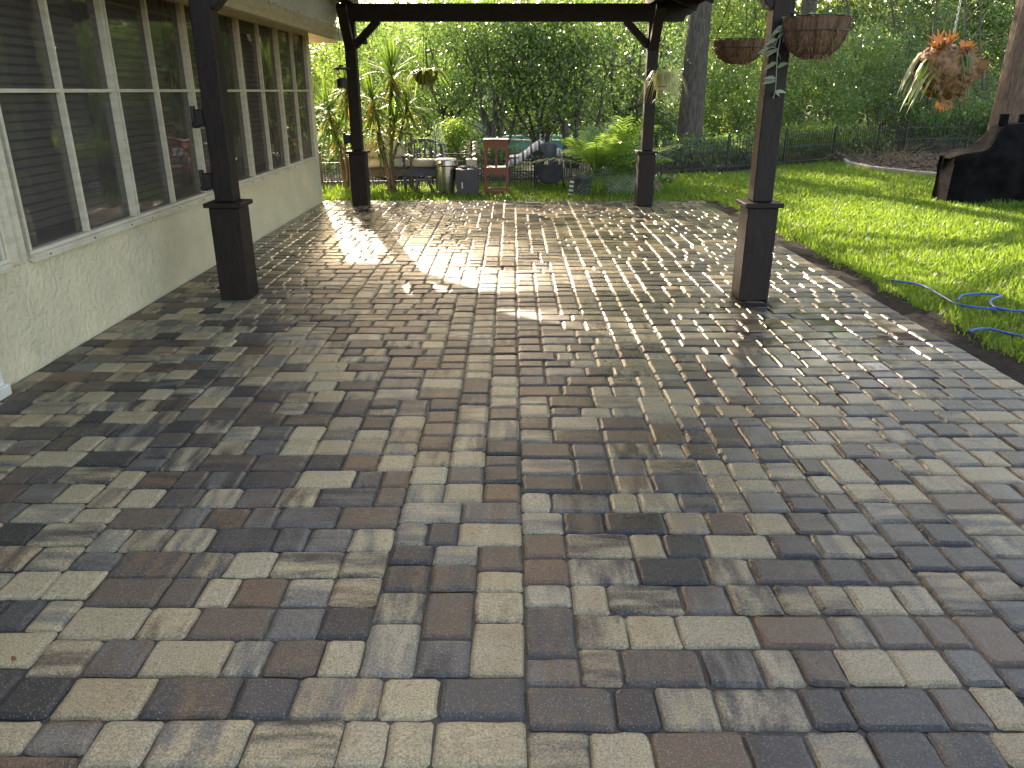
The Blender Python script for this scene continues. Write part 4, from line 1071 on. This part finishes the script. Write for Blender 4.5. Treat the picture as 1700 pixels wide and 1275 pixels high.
# red stand
g = gr(824, 319)
t = thing('red_stand', 'tall red wooden stand with middle shelf beside the lounger', 'stand', (g.x, g.y + .14, -.05))
wx_, wy_, hh = .165, .14, .80
for sx_ in (-1, 1):
    for sy_ in (-1, 1): m = MB(); m.bar((sx_*wx_*1.02, sy_*wy_*1.02, 0), (sx_*wx_*.96, sy_*wy_*.96, hh - .0), .038, .038); m.build('leg', 'red_wood', t, bevel=.003)
m = MB(); m.bx(-wx_ - .03, wx_ + .03, -wy_ - .03, wy_ + .03, hh + .001, hh + .022); m.build('top', 'red_wood', t, bevel=.004)
for z, h_ in ((hh - .055, .10), (.36, .08), (.05, .06)):
    for s_ in (-1, 1):
        m = MB(); m.bx(-wx_ + .022, wx_ - .022, s_*wy_ - .01, s_*wy_ + .01, z - h_/2, z + h_/2); m.build('rail', 'red_wood', t)
        m = MB(); m.bx(s_*wx_ - .01, s_*wx_ + .01, -wy_ + .022, wy_ - .022, z - h_/2, z + h_/2); m.build('side_rail', 'red_wood', t)
m = MB(); m.bx(-wx_ - .02, wx_ + .02, -wy_ - .02, wy_ + .02, .401, .415); m.build('shelf', 'red_wood', t)
m = MB(); m.bar((0, -wy_, .415), (0, -wy_, hh - .11), .03, .02); m.build('upright', 'red_wood', t)
# lounger
g = gr(888, 308); L0 = Vector((g.x, g.y + .25, -.05))
t = thing('garden_lounger', 'black framed lounger with raised back under the patterned blanket', 'lounger', L0)
for x in (-.42, .02, .36):
    for y in (-.2, .22): m = MB(); m.bx(x - .014, x + .014, y - .014, y + .014, 0, .46); m.build('leg', 'black_metal', t)
for y in (-.2, .22): m = MB(); m.bx(-.44, .40, y - .016, y + .016, .461, .49); m.build('side_rail', 'black_metal', t)
m = MB(); m.bx(-.42, .36, -.2, -.19, .22, .235); m.bx(-.42, .36, .21, .22, .22, .235); m.build('stretcher', 'black_metal', t)
for k in range(9): x = -.42 + k*.09; m = MB(); m.bx(x, x + .05, -.185, .205, .468, .482); m.build('slat', 'black_metal', t)
for y in (-.16, .17):
    m = MB(); m.bar((-.02, y, .49), (.16, y, .72), .02, .02); m.bar((.32, y, .49), (.16, y, .72), .02, .02); m.build('back_support', 'black_metal', t)
mb = MB(); vs = []; fs = []; n1, n2 = 40, 16
for i in range(n1 + 1):
    x = -.50 + .98*i/n1
    z = .50 + .235*math.exp(-((x - .08)/.22)**2) + .08*math.exp(-((x - .40)/.12)**2)
    if x < -.40: z -= (-.40 - x)*1.6
    for k in range(n2 + 1):
        v = k/n2; y = -.25 + .52*v; zz = z + .012*mnoise.noise((x*7, y*6, 1)) - .16*max(0, .12 - v)/.12*(.6 + .5*mnoise.noise((x*5, 2, 2))) - .02*abs(v - .5)
        vs.append((x, y - (.02 if v < .1 else 0), zz))
for i in range(n1):
    for k in range(n2): q = n2 + 1; fs.append((i*q+k, (i+1)*q+k, (i+1)*q+k+1, i*q+k+1))
mb.add(vs, fs); o = mb.build('blanket', 'blanket', smooth=True, loc=L0); md = o.modifiers.new('thick', 'SOLIDIFY'); md.thickness = .012
tag(o, 'white blanket with black stripes draped over the lounger', 'blanket')
mb = MB(); vs = []; fs = []
for i in range(15):
    u = i/14
    for k in range(13):
        v = k/12; wdt = .30*(1 - v*.75); x = .20 + .10*v + (u - .5)*wdt + .02*mnoise.noise((u*4, v*4, 3)); y = -.285 - .02*v + .025*sin(u*9 + v*2); z = .74 - .10*abs(u - .5) - .36*v
        vs.append((x, y, z))
for i in range(14):
    for k in range(12): fs.append((i*13+k, (i+1)*13+k, (i+1)*13+k+1, i*13+k+1))
mb.add(vs, fs); o = mb.build('grey_cloth', 'fabric_grey', smooth=True, loc=L0); md = o.modifiers.new('thick', 'SOLIDIFY'); md.thickness = .006
tag(o, 'plain grey cloth hanging over the lounger front', 'cloth')
g = gr(912, 312); t = thing('sling_chair', 'dark sling chair with rounded seat in front of the lounger end', 'chair', (g.x, g.y + .05, -.05))
mb = MB(); vs = []; fs = []
for i in range(17):
    u = -1 + 2*i/16
    for k in range(9):
        v = k/8; zb = .12 + .10*abs(u)**3; z = zb + (.42 - zb)*v; vs.append((u*.21*(1 - .10*(1 - v)), -.06 - .10*cos(u*1.4)*(1 - v*.5), z))
for i in range(16):
    for k in range(8): fs.append((i*9+k, (i+1)*9+k, (i+1)*9+k+1, i*9+k+1))
mb.add(vs, fs); o = mb.build('seat', 'fabric_dark', t, smooth=True); md = o.modifiers.new('thick', 'SOLIDIFY'); md.thickness = .008
for a, b in (((-.20, .12, .42), (-.23, -.12, 0)), ((.20, .12, .42), (.24, .14, 0)), ((.19, -.10, .22), (.27, -.12, 0)), ((-.19, -.08, .4), (-.24, .16, 0))):
    m = MB(); m.tube([a, b], .011, 8); m.build('leg', 'black_metal', t)

# ------------------------------------------------------------------ potted palms
def frond(mb, st, base, d, L, arch, pairs=18, ll=.20, wd=.018):
    d = Vector(d).normalized(); pts = []
    hd = Vector((d.x, d.y, 0)); hd = hd.normalized() if hd.length > .01 else Vector((1, 0, 0))
    for i in range(9):
        t = i/8; pts.append(Vector(base) + d*L*t + hd*L*.25*arch*t*t - Vector((0, 0, L*arch*t*t*.8)))
    st.tube(pts, [.007*(1 - .8*i/8) + .0015 for i in range(9)], 5)
    for k in range(pairs):
        t = .22 + .78*k/pairs; f = t*8; i = min(7, int(f)); p = pts[i].lerp(pts[i+1], f - i); dr = (pts[i+1] - pts[i]).normalized()
        sd_ = dr.cross(Vector((0, 0, 1)));
        sd_ = sd_.normalized() if sd_.length > .05 else Vector((1, 0, 0))
        l = ll*(sin(pi*min(1, (t - .1)*1.05))**.6 + .2)
        tn = random.random()
        for s_ in (-1, 1):
            q = (dr*.75 + sd_*s_ + Vector((0, 0, .15))).normalized(); l2 = l*random.uniform(.85, 1.1)
            mb.strip([p + q*l2*u - Vector((0, 0, l2*.35*u*u)) for u in (0, .35, .7, 1)], [wd*.6, wd, wd*.7, .001], dr, tn)
def palm(px, py, Y, n, L, label, zb=.25):
    b = at(px, py, Y); b.z = zb
    t = thing('potted_palm', label, 'palm', b, 'feathery palms in pots')
    lf = MB(); st = MB()
    for k in range(n):
        a = random.uniform(0, 2*pi); e_ = random.uniform(.65, 1.45); frond(lf, st, (.05*cos(a), .05*sin(a), 0), (cos(a)*cos(e_), sin(a)*cos(e_), sin(e_)), L*random.uniform(.7, 1.1), random.uniform(.2, .6), 12, .25, .034)
    for a in (-1.9, -1.4, -1.0): frond(lf, st, (.04, -.05, .1), (cos(a)*.8, sin(a)*.8, .45), L*.75, 1.35, 16, .20, .026)
    lf.build('fronds', 'palm', t, tone=True); st.build('frond_stem', 'palm', t, tone=True); return t, b
palm(990, 300, 12.55, 16, 1.08, 'bushy palm in dark pot left of the far right post')
palm(1024, 300, 12.75, 16, 1.15, 'feathery palm in concrete trough behind the far right post', .22)
palm(1046, 300, 13.1, 12, .75, 'shorter palm growing behind the far right post base', .15)
def pot(px, py, r, h, mat, label):
    g = gr(px, py); m = MB(); m.lathe([(r*.72, 0), (r*.74, .01), (r*.95, h*.85), (r*1.04, h*.86), (r*1.04, h), (r*.9, h), (r*.85, h*.88), (.001, h*.87)], 24, capt=False)
    o = m.build('plant_pot', mat, loc=(g.x, g.y + r, -.05)); return tag(o, label, 'pot', 'pots standing on the grass')
pot(968, 321, .15, .30, 'dark_plastic', 'dark round pot under the bushy palm')
pot(1088, 316, .085, .17, 'terracotta', 'terracotta pot just right of the far right post base')
g = gr(1034, 316); t = thing('concrete_trough', 'low whitewashed concrete planter trough left of the far right post', 'planter', (g.x, g.y + .12, -.05))
m = MB()
x0, x1, y0, y1 = -.21, .23, -.12, .14
m.bx(x0, x1, y0, y0 + .03, .07, .25); m.bx(x0, x1, y1 - .03, y1, .07, .25); m.bx(x0, x0 + .03, y0 + .031, y1 - .031, .07, .25); m.bx(x1 - .03, x1, y0 + .031, y1 - .031, .07, .25); m.bx(x0 + .01, x1 - .01, y0 + .01, y1 - .01, .0, .069)
m.build('box', 'concrete', t)
m = MB(); m.bx(x0 + .032, x1 - .032, y0 + .032, y1 - .032, .07, .22); m.build('soil', 'soil', t)
g = gr(946, 322); t = thing('striped_post', 'short black and white striped marker beside the dark pot', 'marker', (g.x, g.y, -.05), rz=.3)
for k in range(8):
    m = MB(); m.bar((.0 + .004*k, 0, .03*k), (.004*(k+1), 0, .03*(k+1) - .001), .055, .03, (0, 1, 0)); m.build('stripe', 'white_pot' if k % 2 else 'black_metal', t)
mb = MB()
for k in range(40):
    a = random.uniform(0, 2*pi); e_ = random.uniform(.3, 1.3); oval_leaf(mb, (random.gauss(0, .06), random.gauss(0, .05), .0), (cos(a)*cos(e_), sin(a)*cos(e_), sin(e_)), random.uniform(.2, .38), .05, .5)
g = gr(1108, 300); o = mb.build('broadleaf_plant', 'leaf_dark', loc=(g.x - .02, g.y, -.04), tone=True); tag(o, 'dark strap leaved plant beside the far right post base', 'plant')

# ------------------------------------------------------------------ covered grill
g = gr(1587, 336); GX, GY = g.x, g.y
t = thing('covered_grill', 'large barbecue grill under a black fabric cover on the lawn', 'grill', (GX, GY, -.05))
prof = [(0, .66), (.06, .70), (.30, .74), (.40, .82), (.47, .97), (.58, 1.06), (.75, 1.085), (1.1, 1.09), (1.25, 1.04), (1.34, .90), (1.42, .78), (1.6, .74), (1.8, .71), (1.86, .67)]
px_ = [p[0] for p in prof]; pz_ = [p[1] for p in prof]
nu, nv = 90, 60; D = .68
fx = np.linspace(0, 1.86, 200); fz = np.convolve(np.pad(np.interp(fx, px_, pz_), 9, mode='edge'), np.hanning(19)/np.hanning(19).sum(), 'valid')
px_, pz_ = fx, fz
vs = []; fs = []
for i in range(nu + 1):
    x = 1.86*i/nu; zt = float(np.interp(x, px_, pz_)); hood = max(0, min(1, (zt - .74)/.3))
    # girth path: front bottom -> front top -> over -> back bottom
    path = [(-.02, 0.0), (-.005, .25), (0, .5), (.0, .66), (.03, .70 + 0*hood), (.10 + .03*hood, .71 + (zt - .71)*.75), (.20, zt), (.46, zt), (.58, .72 + (zt - .72)*.6), (.66, .68), (.68, .3), (.69, 0)]
    seg = np.linspace(0, len(path) - 1, nv + 1); ys = np.interp(seg, range(len(path)), [q[0] for q in path]); zs = np.interp(seg, range(len(path)), [q[1] for q in path])
    for k in range(nv + 1):
        y, z = ys[k], zs[k]; e_ = 1 - z/.7
        fold = .030*mnoise.noise((x*3.2, k*.05, z*1.2)) + .036*sin(x*15 + 4*mnoise.noise((x*2, z*2, 0)))*max(0, e_) + .012*mnoise.noise((x*9, y*9, z*7))
        xx = x + (.015*mnoise.noise((y*5, z*4, 2)) if 0 < i < nu else 0) - (.03*max(0, e_) if i == 0 else 0) + (.012*sin(y*20 + z*5) if i == 0 else 0)
        ed = min(x, 1.86 - x); cr = 1 - .42*(1 - min(1, ed/.16))**2.2; y = .34 + (y - .34)*cr; z = z - .05*(1 - min(1, ed/.12))**2*(z > .6)
        if ed < .12: xx += (-1 if x < .9 else 1)*.07*(1 - ed/.12)*max(0, 1 - ((y - .34)/.36)**2)
        vs.append((xx, y - (fold if y < .34 else -fold)*1.25, max(0.012, z + (.02*mnoise.noise((x*5, y*5, 4)) if z > .6 else 0))))
q = nv + 1
for i in range(nu):
    for k in range(nv): fs.append((i*q+k, (i+1)*q+k, (i+1)*q+k+1, i*q+k+1))
for i0, sg_ in ((0, -1), (nu, 1)):   # bulging end panels
    rim = [vs[i0*q + k] for k in range(q)]; cx_ = sum(v_[0] for v_ in rim)/q + sg_*.05; c0 = len(vs); vs.append((cx_, .34, .38))
    for k in range(q): a_, b_ = i0*q + k, i0*q + (k + 1) % q; fs.append((c0, a_, b_) if sg_ > 0 else (c0, b_, a_))
mb = MB(); mb.add(vs, fs); mb.build('cover', 'cover', t, smooth=True)
for x in (.60, .86):
    m = MB(); m.lathe([(.062, 1.05), (.058, 1.10), (.056, 1.17), (.062, 1.185), (.058, 1.20), (.03, 1.205)], 20, (x, .30, 0)); m.build('covered_knob', 'cover', t)
m = MB(); m.tube([(.06, -.012, .695), (.30, .02, .735), (.42, .06, .79)], .006, 6); m.tube([(.05, -.018, .69), (.045, -.03, .35), (.03, -.04, .02)], .005, 6); m.build('seam', 'cover', t)

# ------------------------------------------------------------------ staghorn fern
S = at(1568, 118, 10.2)
t = thing('staghorn_fern', 'brown staghorn fern ball with orange fronds hanging on a chain', 'hanging plant', S)
mb = MB(); vs = []; fs = []; n, m_ = 36, 22
RX, RZ = .33, .30
for i in range(m_ + 1):
    ph = pi*i/m_
    for k in range(n):
        a = 2*pi*k/n; d = Vector((sin(ph)*cos(a), sin(ph)*sin(a), cos(ph))); q = 1 + .22*mnoise.noise(d*2.3) + .10*mnoise.noise(d*6)
        vs.append((d.x*RX*q + .05*d.z*-1, d.y*RX*.9*q, d.z*RZ*q))
for i in range(m_):
    for k in range(n): k2 = (k+1) % n; fs.append((i*n+k, (i+1)*n+k, (i+1)*n+k2, i*n+k2))
mb.add(vs, fs); mb.build('root_ball', 'shield', t, smooth=True)
for k in range(70):
    d = Vector((random.gauss(0, 1), -abs(random.gauss(.3, .8)), random.gauss(-.2, .8))).normalized()
    if k % 4 == 0: d.y *= -1
    q = 1 + .22*mnoise.noise(d*2.3); c = Vector((d.x*RX*q - .05*d.z, d.y*RX*.9*q, d.z*RZ*q)); r = random.uniform(.04, .095)
    u = d.orthogonal().normalized(); v = d.cross(u); mb = MB(); vs = [c + d*.028]; fs = []; ns = 14
    for j, (rr_, dd) in enumerate(((.35, .006), (.75, .03), (1, .005))):
        for s_ in range(ns):
            a = 2*pi*s_/ns; w_ = 1 + .14*mnoise.noise((cos(a)*2, sin(a)*2, k)); vs.append(c + (u*cos(a) + v*sin(a))*r*rr_*w_ + d*(dd + .006*mnoise.noise((a, k, j))))
    for s_ in range(ns): fs.append((0, 1 + s_, 1 + (s_+1) % ns))
    for j in range(2):
        for s_ in range(ns): s2 = (s_+1) % ns; fs.append((1 + j*ns + s_, 1 + (j+1)*ns + s_, 1 + (j+1)*ns + s2, 1 + j*ns + s2))
    mb.add(vs, fs); mb.build('shield_frond', 'shield', t, smooth=True)
def antler(mb, p, d, L, wd, droop=.2):
    d = Vector(d).normalized(); sd_ = d.cross(Vector((.1, 1, .2))).normalized(); p = Vector(p)
    pts = [p + d*L*q + Vector((0, 0, -droop*L*q*q)) for q in (0, .3, .6)]
    mb.strip(pts, [wd*.35, wd*.8, wd], sd_)
    for a in (-.55, -.15, .25, .6):
        e_ = (d + sd_*a).normalized(); l = L*random.uniform(.35, .6); b = pts[2] + sd_*wd*.42*a/.6
        mb.strip([b + e_*l*q + Vector((0, 0, -droop*l*q)) for q in (0, .5, 1)], [wd*.32, wd*.24, .003], sd_)
mb = MB()
for (x, z, dx_, dz_, L) in ((-.18, .24, -.2, 1, .22), (-.12, .26, .2, 1, .24), (-.22, .2, -.8, .7, .2), (-.16, .28, 0, 1, .26), (.14, .22, .5, 1, .22), (.2, .2, .9, .8, .22), (.12, .24, .2, .9, .18), (.30, .08, 1, .35, .22), (.32, .04, 1, .1, .2), (.28, .12, .9, .6, .18)):
    for _ in range(2): antler(mb, (x*.9 + random.gauss(0, .03), random.gauss(-.05, .08), z - .03), (dx_ + random.gauss(0, .2), random.gauss(-.2, .3), dz_), L*.95, .09, .3)
for _ in range(46):
    d = Vector((random.gauss(0, 1), random.gauss(-.4, .7), random.gauss(-.1, .8))).normalized(); q = 1 + .22*mnoise.noise(d*2.3)
    antler(mb, (d.x*RX*q*.95 - .05*d.z, d.y*RX*.85*q, d.z*RZ*q*.95), d + Vector((random.gauss(0, .4), 0, random.gauss(-.2, .4))), random.uniform(.06, .13), random.uniform(.04, .07), .6)
mb.build('brown_fronds', 'antler', t, tone=True)
mb = MB()
for _ in range(30):
    z = random.uniform(-.12, .2); p = (-.26 + random.gauss(0, .03), random.gauss(-.08, .1), z); d = Vector((-1, random.gauss(-.2, .4), random.uniform(-.4, .5)))
    L = random.uniform(.14, .30); d.normalize()
    mb.strip([Vector(p) + d*L*q*.8 + Vector((0, 0, -1.3*L*q*q)) for q in (0, .3, .6, .85, 1)], [.012, .03, .035, .03, .004], d.cross(Vector((0, 0, 1))) + Vector((0, 0, .2)))
for _ in range(9):
    p = (.10 + random.gauss(0, .06), -.26, random.uniform(.05, .2)); d = Vector((random.gauss(.2, .4), -1, .3)).normalized(); L = random.uniform(.12, .22)
    mb.strip([Vector(p) + d*L*q*.5 + Vector((0, 0, -1.1*L*q*q)) for q in (0, .3, .6, 1)], [.012, .025, .025, .003], Vector((1, 0, 0)))
for _ in range(5):
    p = (.22 + random.gauss(0, .05), -.1, -.16); L = random.uniform(.1, .16); mb.strip([Vector(p) + Vector((.03*q, -.03*q, -L*q)) for q in (0, .4, .8, 1)], [.008, .02, .016, .002], Vector((1, 0, 0)))
mb.build('green_fronds', 'leaf_bright', t, tone=True)
ln = .045; zc = .2; k = 0
chain = MB()
while zc < 2.75:
    ring = [Vector((.011*cos(2*pi*s_/10), 0, .026*sin(2*pi*s_/10))) for s_ in range(11)]
    rot = Matrix.Rotation(pi/2*(k % 2) + .3, 3, 'Z'); chain.tube([rot @ r_ + Vector((.02 + .02*zc, 0, zc)) for r_ in ring], .0035, 5, cap=False); zc += .04; k += 1
chain.build('chain', 'zinc', t)
# limb above the frame from the reddish tree, carrying the chain
rt = [o for o in COL.objects if o.get('label') == 'tall tree with reddish trunk behind the covered grill'][0]
m = MB(); limb(m, Vector((0, 0, 4.2)), S + Vector((.07, 0, 2.75)) - rt.location, .10, .04, .03, 8, 10); m.build('low_limb', 'bark_red', rt, smooth=True)

# ------------------------------------------------------------------ hose, leaves
def smooth_path(pts, k=6):
    out_ = []
    for i in range(len(pts) - 1):
        p0, p1, p2, p3 = pts[max(i-1, 0)], pts[i], pts[i+1], pts[min(i+2, len(pts)-1)]
        for j in range(k):
            t_ = j/k; out_.append(.5*((2*p1) + (p2 - p0)*t_ + (2*p0 - 5*p1 + 4*p2 - p3)*t_*t_ + (3*p1 - p0 - 3*p2 + p3)*t_**3))
    return out_ + [pts[-1]]
hp = [gr(*q, z=.03) for q in ((1480, 462), (1530, 470), (1565, 488), (1590, 501), (1640, 508), (1690, 512), (1760, 520), (1790, 540), (1740, 556), (1690, 552), (1640, 541), (1610, 545))]
for i, p in enumerate(hp): p.z = .012
m = MB(); m.tube(smooth_path(hp), .0085, 8); t = tag(m.build('garden_hose', 'hose', smooth=True), 'blue garden hose lying looped in the lawn', 'hose')
hp2 = [gr(*q, z=.03) for q in ((1590, 497), (1600, 488), (1640, 486), (1662, 489), (1645, 497), (1652, 508), (1680, 514))]
for p in hp2: p.z = .022
m = MB(); m.tube(smooth_path(hp2), .0085, 8); m.build('hose_loop', 'hose', t, smooth=True)
for i, (px, py, lb) in enumerate(((382, 866, 'tiny dry brown leaf in the middle of the patio left half'), (24, 1097, 'dry brown leaf at the lower left patio corner'), (148, 990, 'pale dry leaf on charcoal pavers at lower left'), (690, 955, 'curled dark twig leaf on a charcoal paver near the middle'), (560, 610, 'dry leaf flecks on pavers in front of the house wall'))):
    g = gr(px, py); mb = MB(); a = random.uniform(0, 6); d = Vector((cos(a), sin(a), .1)); s_ = Vector((-sin(a), cos(a), .25))
    mb.strip([g + Vector((0, 0, .006 + .008*abs(q - .5))) + d*.028*(q - .5) for q in (0, .3, .65, 1)], [.002, .013, .011, .001], s_)
    tag(mb.build('fallen_leaf', 'dry_leaf'), lb, 'leaf', 'dry leaves fallen on the patio')
